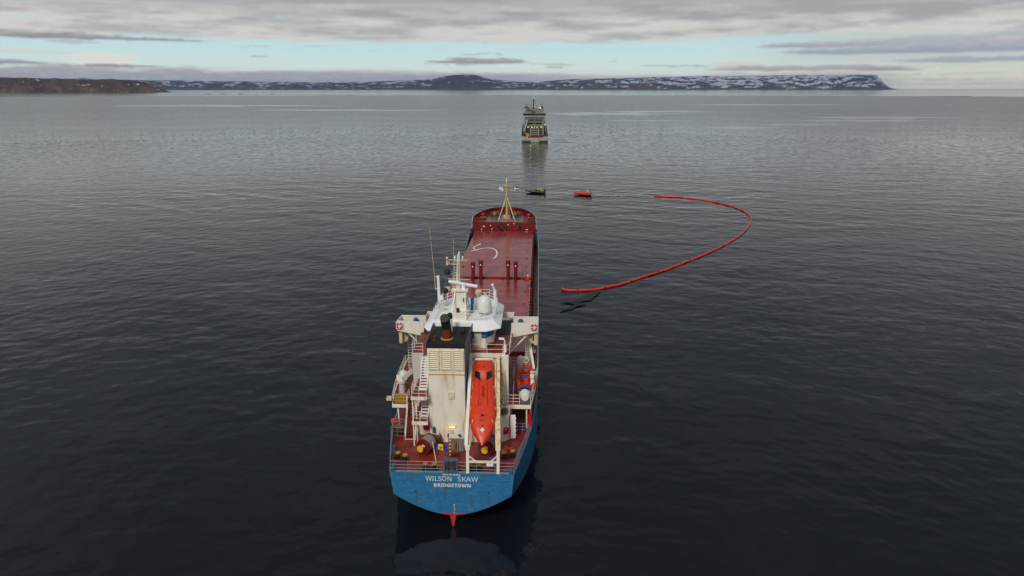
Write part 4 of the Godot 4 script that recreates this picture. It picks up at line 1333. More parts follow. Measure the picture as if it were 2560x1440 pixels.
func make_bridge(ship: Node3D) -> void:
	# casing with louvers
	var b := MB.new()
	b.prism([V(5.75, -2.82, 5.53), V(5.75, 0.70, 5.53), V(11.6, 0.78, 5.53), V(11.6, -2.95, 5.53)], Vector3(0, 9.92, 0))
	var cs := part(ship, "funnel_casing", b, M["white_paint"])
	b = MB.new()
	b.box(V(5.73, -1.06, 12.72), Vector3(3.5, 0.1, 0.03))
	part(cs, "rust_line", b, M["rust_line"])
	b = MB.new()
	b.box(V(5.735, -1.42, 9.0), Vector3(0.03, 6.9, 0.02)); b.box(V(5.735, -1.66, 14.1), Vector3(0.06, 2.6, 0.02)); b.box(V(5.735, -0.45, 14.1), Vector3(0.03, 2.6, 0.02))
	part(cs, "seam", b, M["louver_cream"])
	for p in [-2.2, -1.05, 0.12]:
		var fr := MB.new()
		for w in [[-0.46, 0, 0.06, 2.0], [0.46, 0, 0.06, 2.0], [0, 0.97, 0.86, 0.06], [0, -0.97, 0.86, 0.06]]:
			fr.box(V(5.70, p + w[0], 14.18 + w[1]), Vector3(w[2], w[3], 0.12))
		var lv := part(cs, "louver", fr, M["louver_cream"])
		fr = MB.new()
		fr.box(V(5.742, p, 14.18), Vector3(0.86, 1.9, 0.012))
		part(lv, "louver_back", fr, M["louver_shade"])
		var sl := MB.new()
		sl.box(Vector3.ZERO, Vector3(0.86, 0.15, 0.03), Basis(Vector3.RIGHT, -0.45))
		var slm := sl.mesh()
		for k in 9:
			var o := part(lv, "slat", slm, M["louver_cream"])
			o.position = V(5.69, p, 13.35 + 0.208 * k)
	b = MB.new()
	b.box(V(5.70, -0.62, 10.55), Vector3(0.62, 0.7, 0.08))
	part(cs, "access_hatch", b, M["louver_cream"])
	b = MB.new()
	b.box(V(5.66, -0.62, 7.22), Vector3(0.62, 0.16, 0.12))
	part(cs, "lamp", b, M["lamp_glow"])
	var l := OmniLight3D.new()
	l.name = "casing_lamp_light"; l.light_color = Color(1.0, 0.84, 0.4); l.light_energy = 0.05; l.light_size = 0.1; l.omni_range = 8.0; l.omni_attenuation = 2.0; l.shadow_enabled = true
	l.transform = on_ship(5.3, -0.62, 7.15)
	add_child(l)
	b = MB.new()
	b.box(V(5.70, -0.62, 7.34), Vector3(0.86, 0.06, 0.16))
	part(cs, "lamp_hood", b, M["louver_cream"])
	b = MB.new()
	b.box(V(5.66, -2.4, 6.85), Vector3(0.3, 0.5, 0.18)); b.box(V(5.66, -2.4, 7.16), Vector3(0.1, 0.12, 0.1))
	part(cs, "control_box", b, M["green"])
	for q in [[-1.8, 6.35, -0.5], [-1.05, 6.3, 0.1]]:
		b = MB.new()
		b.box(V(5.68, q[0], q[1]), Vector3(0.09, 0.42, 0.1), Basis(Vector3.BACK, -q[2]))
		part(cs, "hook", b, M["dark_grey"])
	b = MB.new()
	b.box(V(5.68, 0.1, 6.3), Vector3(0.22, 0.32, 0.1), Basis(Vector3.BACK, 0.6))
	part(cs, "valve", b, M["blue_cloth"])
	for q in [[-1.9, 6.75, 0.12, 0.12], [-1.0, 6.75, 0.12, 0.12], [-0.65, 6.65, 0.38, 0.42], [0.15, 6.8, 0.14, 0.14]]:
		b = MB.new()
		b.box(V(5.735, q[0], q[1]), Vector3(q[2], q[3], 0.02))
		part(cs, "notice", b, M["grey_white"])
	# black casing top with its upstand
	b = MB.new()
	b.span(V(5.70, -2.88, 15.44), V(11.7, 0.78, 15.50))
	part(cs, "casing_top", b, M["soot"])
	b = MB.new()
	b.prism([V(5.70, -2.9, 15.42), V(5.70, 0.78, 15.42), V(5.70, 0.78, 15.92), V(5.70, -2.9, 15.92)], V(0.08, 0, 0))
	part(cs, "upstand", b, M["soot"])
	b = MB.new()
	b.prism([V(5.75, -2.95, 15.42), V(5.75, -2.95, 15.92), V(11.6, -3.1, 15.92), V(11.6, -3.1, 15.42)], V(0, 0.08, 0))
	part(cs, "upstand", b, M["casing_grey"])
	b = MB.new()
	b.prism([V(5.75, 0.72, 12.6), V(5.75, 0.80, 15.92), V(11.6, 0.92, 15.92), V(11.6, 0.82, 12.6)], V(0, 0.05, 0))
	part(cs, "upstand", b, M["casing_grey"])
	b = MB.new()
	b.prism([V(5.75, 0.71, 9.0), V(5.75, 0.73, 12.6), V(11.0, 0.83, 12.6), V(11.0, 0.80, 9.0)], V(0, 0.05, 0))
	part(cs, "side_panel", b, M["hull_blue"])
	# exhaust pipes
	b = MB.new()
	b.tube([V(8.1, -1.22, 15.5), V(8.1, -1.22, 16.3), V(8.05, -1.30, 17.15)], [0.52, 0.46, 0.44], 18)
	var ex := part(ship, "exhaust_pipe", b, M["rust"])
	b = MB.new()
	b.tube([V(8.09, -1.25, 16.6), V(8.05, -1.29, 17.05), V(8.0, -1.33, 17.55), V(7.75, -1.36, 17.75)], [0.47, 0.465, 0.47, 0.45], 18)
	part(ex, "pipe_mouth", b, M["black"])
	b = MB.new()
	b.torus(V(8.1, -1.22, 15.55), 0.55, 0.08)
	part(ex, "flange", b, M["rust_line"])
	b = MB.new()
	b.tube([V(10.2, -1.08, 15.5), V(10.2, -1.12, 17.0)], 0.2, 12)
	var e2 := part(ship, "exhaust_pipe", b, M["white_paint"])
	b = MB.new()
	b.tube([V(10.2, -1.12, 16.98), V(10.05, -1.16, 17.4)], [0.24, 0.25], 14)
	part(e2, "pipe_mouth", b, M["black"])
	b = MB.new()
	b.tube([V(7.6, -2.35, 15.5), V(7.6, -2.35, 15.95)], 0.17, 10); b.torus(V(7.6, -2.35, 15.54), 0.19, 0.05)
	part(ship, "vent_pipe", b, M["rust"])
	b = MB.new()
	b.tube([V(9.2, 0.1, 15.5), V(9.2, 0.1, 16.0)], 0.15, 10); b.tube([V(9.9, 0.35, 15.5), V(9.9, 0.35, 16.1)], 0.1, 10)
	part(ship, "vent_pipe", b, M["soot"])
	# accommodation block under the bridge deck
	b = MB.new()
	b.prism([V(9.45, 0.8, 8.2), V(9.45, 4.35, 8.2), V(21.8, 4.35, 8.2), V(21.8, -3.9, 8.2), V(9.7, -3.9, 8.2), V(9.7, -2.9, 8.2), V(11.65, -2.9, 8.2), V(11.65, 0.8, 8.2)], Vector3(0, 5.05, 0))
	part(ship, "accommodation_block", b, M["white_paint"])
	b = MB.new()
	b.box(V(9.1, 4.45, 10.8), Vector3(0.62, 5.2, 0.5))
	part(ship, "corner_pillar", b, M["white_paint"])
	b = MB.new()
	b.prism([V(9.35, 0.75, 13.28), V(9.35, 4.9, 13.28), V(20.0, 4.95, 13.28), V(20.0, -5.05, 13.28), V(9.4, -5.05, 13.28), V(9.4, -3.1, 13.28), V(11.7, -3.1, 13.28), V(11.7, 0.75, 13.28)], Vector3(0, 0.12, 0))
	part(ship, "bridge_deck", b, M["deck_red"])
	b = MB.new()
	b.span(V(15.2, 3.0, 13.402), V(20.0, 4.93, 13.42))
	part(ship, "deck_grating", b, M["black"])
	b = MB.new()
	b.span(V(15.2, -5.0, 13.402), V(20.0, -3.0, 13.42))
	part(ship, "deck_grating", b, M["black"])
	railing(ship, "railing", [V(9.45, 0.95, 13.4), V(9.45, 4.2, 13.4)], M["white_paint"], 1.05, 2, 1.4)
	railing(ship, "railing", [V(12.0, -4.95, 13.4), V(9.5, -4.95, 13.4), V(9.5, -3.9, 13.4)], M["white_paint"], 1.05, 3, 1.2)
	railing(ship, "railing", [V(9.45, 4.3, 13.4), V(9.6, 4.85, 13.4), V(14.5, 4.85, 13.4)], M["white_paint"], 1.05, 2, 1.6)
	# bridge wings
	for sg in [1.0, -1.0]:
		var w := MB.new()
		w.prism([V(15.6, 4.78 * sg, 14.60), V(15.6, 7.70 * sg, 14.72), V(15.6, 7.72 * sg, 13.58), V(15.6, 4.80 * sg, 12.95)], V(0.08, 0, 0))
		var wing := part(ship, "bridge_wing", w, M["white_paint"])
		w = MB.new()
		w.prism([V(15.7, 4.9 * sg, 13.28), V(15.7, 7.66 * sg, 13.58), V(18.1, 7.66 * sg, 13.58), V(18.1, 4.9 * sg, 13.28)], Vector3(0, 0.1, 0))
		part(wing, "wing_floor", w, M["black"])
		w = MB.new()
		w.prism([V(18.1, 4.9 * sg, 13.3), V(18.1, 7.7 * sg, 13.5), V(18.1, 7.7 * sg, 14.44), V(18.1, 4.9 * sg, 14.44)], V(0.08, 0, 0))
		w.prism([V(15.65, 7.66 * sg, 13.55), V(18.15, 7.66 * sg, 13.55), V(18.15, 7.66 * sg, 14.48), V(15.65, 7.66 * sg, 14.72)], Vector3(0.06 * sg, 0, 0))
		w.prism([V(18.1, 4.9 * sg, 13.45), V(19.4, 4.9 * sg, 13.45), V(19.4, 4.9 * sg, 14.5), V(18.1, 4.9 * sg, 14.44)], Vector3(0.06 * sg, 0, 0))
		w.prism([V(19.4, 2.9 * sg, 13.9), V(19.4, 4.96 * sg, 13.9), V(19.4, 4.96 * sg, 14.5), V(19.4, 2.9 * sg, 14.5)], V(0.08, 0, 0))
		part(wing, "wing_bulwark", w, M["white_paint"])
		w = MB.new()
		w.bar(V(18.14, 4.95 * sg, 14.47), V(18.14, 7.7 * sg, 14.47), 0.14, 0.07); w.bar(V(19.44, 2.9 * sg, 14.53), V(19.44, 4.96 * sg, 14.53), 0.14, 0.07)
		part(wing, "bulwark_cap", w, M["clean_white"])
		w = MB.new()
		w.lathe([Vector2(0.26, 0), Vector2(0.28, 0.5), Vector2(0.2, 0.72), Vector2(0, 0.75)], V(17.6, (5.75 if sg > 0 else -6.0), 13.65), 14)
		part(wing, "covered_compass", w, M["blue_cloth"])
		# brackets and the side light screen below
		w = MB.new()
		w.bar(V(15.9, 6.7 * sg, 13.4), V(16.1, 4.5 * sg, 10.9), 0.14, 0.14)
		part(wing, "bracket", w, M["white_paint"])
		w = MB.new()
		w.bar(V(16.6, 6.5 * sg, 13.4), V(16.8, 4.5 * sg, 11.2), 0.14, 0.14)
		part(wing, "bracket", w, M["white_paint"])
		w = MB.new()
		w.box(V(16.3, 7.45 * sg, 12.7), Vector3(0.34, 1.5, 0.7))
		part(wing, "side_light_screen", w, M["cream"])
		w = MB.new()
		w.bar(V(16.4, 7.2 * sg, 13.5), V(16.6, 6.9 * sg, 12.1), 0.10, 0.3); w.bar(V(16.6, 6.95 * sg, 12.1), V(16.4, 7.5 * sg, 12.1), 0.1, 0.3); w.bar(V(16.7, 6.5 * sg, 13.5), V(16.6, 6.92 * sg, 12.1), 0.12, 0.12)
		part(wing, "side_light_frame", w, M["cream"])
		ladder(wing, V(17.6, (6.55 if sg > 0 else -6.75), 8.2), V(17.6, (6.55 if sg > 0 else -6.75), 13.2), Vector3.RIGHT, 16, M["white_paint"])
	# wheelhouse
	var plan := [[11.75, -2.9], [11.75, 0.97], [11.1, 0.97], [11.1, 2.35], [12.35, 3.05], [19.2, 3.05], [20.2, 2.2], [20.2, -2.2], [19.2, -3.05], [12.35, -3.05]]
	var wl := MB.new(); var band := MB.new()
	var lo := []; var hi := []
	for q in plan:
		lo.append(V(q[0], q[1], 13.4)); hi.append(V(q[0] , q[1], 14.45))
	wl.prism(lo, Vector3(0, 1.05, 0)); band.prism(hi, Vector3(0, 0.88, 0))
	var wh := part(ship, "wheelhouse", wl, M["white_paint"])
	part(wh, "wheelhouse_band", band, M["hull_blue"])
	b = MB.new()
	b.prism([V(11.52, 2.52, 14.55), V(12.3, 2.95, 14.6), V(12.3, 2.95, 15.45), V(11.52, 2.52, 15.45)], V(-0.03, 0.05, 0))
	part(wh, "window", b, M["window_glass"])
	for k in 4:
		for sg in [1.0, -1.0]:
			b = MB.new()
			b.box(V(13.3 + 1.6 * k, 3.06 * sg, 15.0), Vector3(0.05, 0.8, 1.3))
			part(wh, "window", b, M["window_glass"])
	for k in 4:
		b = MB.new()
		b.box(V(20.21, -1.7 + 1.13 * k, 15.0), Vector3(1.0, 0.8, 0.05))
		part(wh, "window", b, M["window_glass"])
	b = MB.new()
	b.box(V(11.07, 1.55, 14.85), Vector3(0.75, 1.5, 0.05))
	part(wh, "door", b, M["grey_white"])
	b = MB.new()
	b.box(V(11.06, 1.45, 13.85), Vector3(0.75, 0.7, 0.05))
	part(wh, "panel", b, M["louver_cream"])
	b = MB.new()
	b.box(V(11.03, 1.5, 15.1), Vector3(0.34, 0.05, 0.03))
	part(wh, "notice", b, M["rope_brown"])
	b = MB.new()
	b.prism([V(11.0, 2.4, 13.41), V(11.5, 2.4, 13.41), V(12.1, 3.2, 13.41), V(11.6, 3.2, 13.41)], Vector3(0, 0.35, 0))
	part(ship, "deck_box", b, M["gap_red"])
	# roof: a flat top with sloping eaves all round
	var eav := [[10.65, -3.55], [10.65, 2.45], [11.75, 3.86], [19.3, 3.82], [20.9, 2.6], [20.9, -2.6], [19.3, -3.82], [11.85, -4.12]]
	var topp := [[11.95, -3.2], [11.95, 2.2], [12.45, 3.05], [18.9, 3.1], [20.2, 2.2], [20.2, -2.2], [18.9, -3.1], [12.45, -3.3]]
	b = MB.new()
	var tp := []
	for q in topp:
		tp.append(V(q[0], q[1], 16.0))
	b.prism(tp, Vector3(0, -0.06, 0))
	var roof := part(ship, "wheelhouse_roof", b, M["clean_white"])
	b = MB.new()
	for i in 8:
		var j := (i + 1) % 8
		var a0 := V(eav[i][0], eav[i][1], 15.42); var a1 := V(eav[j][0], eav[j][1], 15.42)
		var t0 := V(topp[i][0], topp[i][1], 15.995); var t1 := V(topp[j][0], topp[j][1], 15.995)
		if i == 0:
			# the casing rises through the after eave
			var c0 := V(11.8, -3.0, 15.92); var c1 := V(11.8, 0.95, 15.92)
			b.quad(a0, V(10.65, -3.16, 15.42), c0, t0); b.quad(V(10.65, 0.98, 15.42), a1, t1, c1); b.quad(c0, c1, t1, t0); b.quad(V(11.74, -3.0, 15.5), V(11.74, 0.95, 15.5), c1, c0)
			b.quad(a0 - Vector3(0, 0.08, 0), a0, V(10.65, -3.1, 15.42), V(10.65, -3.1, 15.34)); b.quad(a1 - Vector3(0, 0.08, 0), a1, V(10.65, 0.98, 15.42), V(10.65, 0.98, 15.34))
			continue
		b.quad(a0, a1, t1, t0)
		b.quad(a0 - Vector3(0, 0.08, 0), a1 - Vector3(0, 0.08, 0), a1, a0)
	part(roof, "eaves", b, M["clean_white"])
	b = MB.new()
	var un := []
	for q in [[10.9, 1.05], [10.9, 2.4], [11.9, 3.7], [19.2, 3.7], [20.7, 2.5], [20.7, -2.5], [19.2, -3.7], [11.9, -3.9], [10.9, -3.5], [10.9, -3.15], [11.9, -3.15], [11.9, 1.05]]:
		un.append(V(q[0], q[1], 15.36))
	b.prism(un, Vector3(0, -0.03, 0))
	part(roof, "soffit", b, M["white_paint"])
	railing(roof, "railing", [V(12.2, -0.1, 16.0), V(12.2, 2.2, 16.0), V(12.65, 2.95, 16.0), V(14.6, 3.0, 16.0)], M["clean_white"], 1.05, 3, 1.3)
	railing(roof, "railing", [V(16.6, 3.0, 16.0), V(18.8, 3.0, 16.0), V(20.1, 2.1, 16.0), V(20.1, 0.7, 16.0)], M["clean_white"], 1.05, 3, 1.4)
	railing(roof, "railing", [V(20.1, -0.7, 16.0), V(20.1, -2.1, 16.0), V(18.8, -3.0, 16.0), V(12.6, -3.2, 16.0), V(12.2, -3.1, 16.0), V(12.2, -1.6, 16.0)], M["clean_white"], 1.05, 3, 1.5)
	# mast trunk and radar mast
	b = MB.new()
	b.prism([V(12.2, -1.30, 16.0), V(12.2, 0.25, 16.0), V(14.9, 0.45, 16.0), V(14.9, -1.4, 16.0)], Vector3(0, 0.75, 0))
	var mast := part(ship, "radar_mast", b, M["white_paint"])
	b = MB.new()
	for q in [[12.3, -1.25, 13.6, -0.95], [12.3, 0.2, 13.6, 0.0], [14.8, -1.35, 14.1, -1.0], [14.8, 0.4, 14.1, 0.0]]:
		b.bar(V(q[0], q[1], 16.5), V(q[2], q[3], 19.0), 0.12, 0.12)
	b.box(V(13.8, -0.5, 18.85), Vector3(1.7, 0.14, 1.1)); b.box(V(13.8, -0.45, 17.7), Vector3(1.25, 2.2, 0.7))
	part(mast, "mast_tripod", b, M["white_paint"])
	b = MB.new()
	b.tube([V(14.0, -0.72, 18.6), V(14.0, -0.68, 20.5), V(14.0, -0.60, 22.55)], [0.26, 0.23, 0.17], 10)
	part(mast, "mast_pole", b, M["white_paint"])
	ladder(mast, V(13.65, -0.95, 16.8), V(13.7, -0.86, 22.0), Vector3.RIGHT * 0.8, 18, M["white_paint"])
	b = MB.new()
	b.bar(V(14.0, -1.75, 22.0), V(14.0, 0.25, 21.95), 0.09, 0.09); b.bar(V(14.0, -1.65, 21.55), V(14.0, -0.6, 21.55), 0.07, 0.07); b.bar(V(14.0, -1.6, 22.0), V(14.0, -1.6, 21.5), 0.07, 0.07); b.bar(V(14.0, -1.75, 19.95), V(14.0, 0.5, 19.9), 0.07, 0.07)
	b.box(V(14.0, -1.8, 22.05), Vector3(0.2, 0.5, 0.2)); b.box(V(14.0, -1.8, 21.55), Vector3(0.2, 0.3, 0.2)); b.box(V(14.0, 0.28, 22.0), Vector3(0.18, 0.3, 0.18))
	part(mast, "yard", b, M["rusty_white"])
	for q in [[-1.0, 22.05], [-0.2, 22.05], [-0.55, 22.5]]:
		b = MB.new()
		b.lathe([Vector2(0.07, 0), Vector2(0.09, 0.2), Vector2(0.07, 0.36), Vector2(0, 0.4)], V(14.0, q[0], q[1]), 8)
		part(mast, "mast_lamp", b, M["clean_white"])
	b = MB.new()
	b.tube([V(14.0, -1.13, 19.9), V(14.0, -1.10, 24.2)], 0.022, 5)
	part(mast, "whip_aerial", b, M["rusty_white"])
	b = MB.new()
	b.tube([V(13.6, -1.5, 19.75), V(14.1, 1.25, 19.12)], 0.18, 12); b.ball(V(13.6, -1.5, 19.75), Vector3(0.2, 0.18, 0.18), 10, 6)
	b.tube([V(13.85, -0.15, 18.9), V(13.85, -0.15, 19.4)], 0.2, 10)
	part(mast, "radar_scanner", b, M["clean_white"])
	b = MB.new()
	b.box(V(13.2, 0.05, 17.9), Vector3(0.42, 0.4, 0.3))
	part(mast, "loudspeaker", b, M["grey"])
	b = MB.new()
	b.box(V(12.6, -0.62, 16.95), Vector3(0.3, 0.45, 0.3))
	part(mast, "switch_box", b, M["black"])
	b = MB.new()
	b.tube([V(14.9, 0.62, 16.0), V(14.9, 0.62, 17.4)], 0.13, 8); b.box(V(14.9, 0.66, 17.3), Vector3(0.34, 0.55, 0.3))
	part(ship, "covered_lamp", b, M["blue_cloth"])
	for q in [[14.0, -1.6, 22.0, 15.5, -2.9, 16.1], [14.0, 0.2, 21.95, 15.0, 1.3, 16.1], [13.9, -0.4, 20.5, 12.3, 1.9, 16.1]]:
		b = MB.new()
		b.tube([V(q[0], q[1], q[2]), V(q[3], q[4], q[5])], 0.014, 4)
		part(mast, "stay_wire", b, M["rope_grey"])
	# satellite dome
	b = MB.new()
	b.lathe([Vector2(0.5, 0), Vector2(0.72, 0.16), Vector2(0.78, 0.5), Vector2(0.77, 0.95), Vector2(0.70, 1.3), Vector2(0.56, 1.58), Vector2(0.36, 1.77), Vector2(0.15, 1.86), Vector2(0, 1.87)], V(14.3, 1.98, 16.25), 28)
	var dome := part(ship, "satellite_dome", b, M["radome_white"])
	b = MB.new()
	b.tube([V(14.3, 1.98, 16.0), V(14.3, 1.98, 16.3)], 0.4, 14)
	part(dome, "dome_foot", b, M["grey"])
	# posts, aerials and lamps round the roof
	b = MB.new()
	b.tube([V(16.0, -3.0, 16.0), V(16.0, -3.1, 19.75)], [0.2, 0.15], 10); b.bar(V(16.0, -3.1, 19.6), V(16.0, -3.45, 19.6), 0.05, 0.05); b.bar(V(16.0, -3.1, 18.3), V(16.0, -3.4, 18.3), 0.05, 0.05)
	b.box(V(16.0, -2.75, 17.3), Vector3(0.3, 0.5, 0.3))
	var ap := part(ship, "aerial_post", b, M["clean_white"])
	b = MB.new()
	b.tube([V(16.0, -3.43, 18.1), V(16.0, -3.5, 20.0), V(16.0, -3.85, 25.0)], [0.035, 0.03, 0.018], 6)
	part(ap, "whip_aerial", b, M["rusty_white"])
	b = MB.new()
	b.tube([V(14.6, 3.1, 16.0), V(14.6, 3.1, 18.6)], 0.17, 9); b.tube([V(14.6, 3.1, 18.5), V(14.6, 3.0, 18.75), V(14.3, 2.85, 19.3)], 0.14, 8)
	b.box(V(14.6, 3.28, 17.3), Vector3(0.14, 0.9, 0.14))
	part(ship, "cowl_post", b, M["clean_white"])
	b = MB.new()
	b.tube([V(17.6, 1.1, 16.0), V(17.6, 1.1, 17.0)], 0.08, 8)
	var sl2 := part(ship, "aerial_post", b, M["clean_white"])
	b = MB.new()
	b.lathe([Vector2(0, 0), Vector2(0.26, 0.12), Vector2(0.40, 0.42), Vector2(0.40, 0.62), Vector2(0.30, 0.72), Vector2(0, 0.74)], V(17.6, 1.1, 16.98), 16)
	part(sl2, "yellowed_dome", b, M["cream"])
	b = MB.new()
	b.tube([V(17.6, -2.35, 16.0), V(17.6, -2.35, 17.75)], 0.06, 8)
	var gd := part(ship, "aerial_post", b, M["clean_white"])
	b = MB.new()
	b.lathe([Vector2(0.1, 0), Vector2(0.32, 0.08), Vector2(0.34, 0.2), Vector2(0.2, 0.34), Vector2(0, 0.37)], V(17.6, -2.35, 17.72), 16)
	part(gd, "flat_dome", b, M["rusty_white"])
	b = MB.new()
	b.tube([V(15.0, -2.62, 16.6), V(15.06, -2.62, 16.6)], 0.36, 18); b.tube([V(15.1, -2.62, 16.0), V(15.1, -2.62, 16.4)], 0.05, 6)
	b.torus(V(14.98, -2.62, 16.6), 0.35, 0.04, Basis(Vector3.RIGHT, PI / 2))
	part(ship, "searchlight", b, M["grey_white"])
	b = MB.new()
	b.tube([V(18.3, 1.75, 16.0), V(18.3, 1.75, 17.0)], 0.06, 7); b.box(V(18.3, 1.75, 17.05), Vector3(0.3, 0.3, 0.3))
	part(ship, "searchlight", b, M["cream"])
	b = MB.new()
	b.tube([V(16.5, -1.6, 16.0), V(16.5, -1.6, 19.9)], 0.03, 6)
	part(ship, "aerial_post", b, M["rusty_white"])
	b = MB.new()
	b.tube([V(9.5, 4.35, 13.4), V(9.5, 4.35, 14.9), V(9.6, 4.15, 15.05)], 0.07, 8); b.box(V(9.5, 4.05, 15.05), Vector3(0.55, 0.14, 0.3)); b.box(V(9.5, 4.4, 14.0), Vector3(0.26, 0.7, 0.26))
	part(ship, "light_post", b, M["clean_white"])

# ---------------------------------------------------------------- people
# bones: [from, to, radius, radius, colour]; the body is meshed as one surface (surface nets)
func body(bones: Array, cell: float) -> ArrayMesh:
	var lo := Vector3(9, 9, 9); var hi := -lo
	for b in bones:
		var r: float = maxf(b[2], b[3]) + cell * 2.5
		for k in 2:
			lo = lo.min(b[k] - Vector3(r, r, r)); hi = hi.max(b[k] + Vector3(r, r, r))
	var n := Vector3i(((hi - lo) / cell).ceil()) + Vector3i.ONE
	var f := PackedFloat32Array(); var who := PackedInt32Array()
	f.resize(n.x * n.y * n.z); who.resize(f.size())
	for z in n.z:
		for y in n.y:
			for x in n.x:
				var p := lo + Vector3(x, y, z) * cell
				var best := 9.0; var d := 9.0; var at := 0
				for i in bones.size():
					var b: Array = bones[i]
					var a: Vector3 = b[0]; var ab: Vector3 = b[1] - a
					var t := clampf((p - a).dot(ab) / maxf(ab.length_squared(), 1e-6), 0, 1)
					var q: float = p.distance_to(a + ab * t) - lerpf(b[2], b[3], t)
					if q < best:
						best = q; at = i
					var h := maxf(0.04 - absf(d - q), 0.0) / 0.04
					d = minf(d, q) - h * h * 0.01
				var id := (z * n.y + y) * n.x + x
				f[id] = d; who[id] = at
	var st := {}
	var vs := []; var ns := []; var cs := []
	var off := [0, 1, n.x, n.x + 1, n.x * n.y, n.x * n.y + 1, n.x * n.y + n.x, n.x * n.y + n.x + 1]
	for z in n.z - 1:
		for y in n.y - 1:
			for x in n.x - 1:
				var id := (z * n.y + y) * n.x + x
				var neg := 0
				for o in off:
					neg += int(f[id + o] < 0.0)
				if neg == 0 or neg == 8:
					continue
				var sum := Vector3.ZERO; var cnt := 0
				for e in [[0, 1], [2, 3], [4, 5], [6, 7], [0, 2], [1, 3], [4, 6], [5, 7], [0, 4], [1, 5], [2, 6], [3, 7]]:
					var fa := f[id + off[e[0]]]; var fb := f[id + off[e[1]]]
					if (fa < 0.0) != (fb < 0.0):
						var t := fa / (fa - fb)
						var pa := Vector3(e[0] & 1, (e[0] >> 1) & 1, e[0] >> 2); var pb := Vector3(e[1] & 1, (e[1] >> 1) & 1, e[1] >> 2)
						sum += pa.lerp(pb, t); cnt += 1
				st[id] = vs.size()
				vs.append(lo + (Vector3(x, y, z) + sum / cnt) * cell)
				ns.append(Vector3(f[id + 1] - f[id] + f[id + off[7]] - f[id + off[6]], f[id + off[2]] - f[id] + f[id + off[7]] - f[id + off[5]], f[id + off[4]] - f[id] + f[id + off[7]] - f[id + off[3]]).normalized())
				cs.append(bones[who[id]][4])
	var m := MB.new()
	for z in range(1, n.z - 1):
		for y in range(1, n.y - 1):
			for x in range(1, n.x - 1):
				var id := (z * n.y + y) * n.x + x
				for ax in 3:
					var s1: int = [1, n.x, n.x * n.y][ax]
					if (f[id] < 0.0) == (f[id + s1] < 0.0):
						continue
					var u: int = [n.x, n.x * n.y, 1][ax]; var w: int = [n.x * n.y, 1, n.x][ax]
					var q := [id, id - u, id - u - w, id - w]
					if not (st.has(q[0]) and st.has(q[1]) and st.has(q[2]) and st.has(q[3])):
						continue
					var k := [st[q[0]], st[q[1]], st[q[2]], st[q[3]]]
					m.col = cs[k[0]]
					m.tri(vs[k[0]], vs[k[1]], vs[k[2]], ns[k[0]], ns[k[1]], ns[k[2]])
					m.tri(vs[k[0]], vs[k[2]], vs[k[3]], ns[k[0]], ns[k[2]], ns[k[3]])
	return m.mesh()

func lin(r: int, g: int, b: int) -> Color:
	return rgb(r, g, b).srgb_to_linear()

func standing(shirt: Color, legs: Color, hat: Color, lean := 0.0) -> ArrayMesh:
	var skin := lin(196, 150, 122); var shoe := lin(30, 28, 28)
	var o := Vector3(0, 0, -lean)
	var B := []
	B.append([Vector3(0, 0.95, 0), Vector3(0, 1.12, 0) + o * 0.4, 0.145, 0.14, legs])
	B.append([Vector3(0, 1.12, 0) + o * 0.4, Vector3(0, 1.38, 0) + o, 0.145, 0.16, shirt])
	B.append([Vector3(-0.15, 1.42, 0) + o, Vector3(0.15, 1.42, 0) + o, 0.075, 0.075, shirt])
	B.append([Vector3(0, 1.45, 0) + o, Vector3(0, 1.56, -0.01) + o, 0.055, 0.055, skin])
	B.append([Vector3(0, 1.62, -0.02) + o, Vector3(0, 1.68, -0.01) + o, 0.085, 0.095, skin])
	B.append([Vector3(0, 1.64, -0.11) + o, Vector3(0, 1.61, -0.125) + o, 0.016, 0.02, skin])
	B.append([Vector3(-0.1, 1.64, 0) + o, Vector3(0.1, 1.64, 0) + o, 0.022, 0.022, skin])
	B.append([Vector3(0, 1.71, 0.0) + o, Vector3(0, 1.735, 0.01) + o, 0.108, 0.09, hat])
	for sg in [-1.0, 1.0]:
		B.append([Vector3(0.19 * sg, 1.41, 0) + o, Vector3(0.27 * sg, 1.14, 0.02) + o * 0.8, 0.062, 0.05, shirt])
		B.append([Vector3(0.27 * sg, 1.14, 0.02) + o * 0.8, Vector3(0.25 * sg, 0.98, -0.17) + o * 0.8, 0.05, 0.038, skin if legs != shirt else shirt])
		B.append([Vector3(0.25 * sg, 0.98, -0.17) + o * 0.8, Vector3(0.235 * sg, 0.95, -0.26) + o * 0.8, 0.036, 0.022, skin])
		B.append([Vector3(0.225 * sg, 0.965, -0.19) + o * 0.8, Vector3(0.19 * sg, 0.955, -0.235) + o * 0.8, 0.016, 0.013, skin])
		B.append([Vector3(0.09 * sg, 0.92, 0), Vector3(0.105 * sg, 0.5, -0.01), 0.088, 0.062, legs])
		B.append([Vector3(0.105 * sg, 0.5, -0.01), Vector3(0.11 * sg, 0.1, 0.02), 0.06, 0.042, legs])
		B.append([Vector3(0.11 * sg, 0.045, 0.03), Vector3(0.125 * sg, 0.04, -0.15), 0.045, 0.04, shoe])
	return body(B, 0.026)

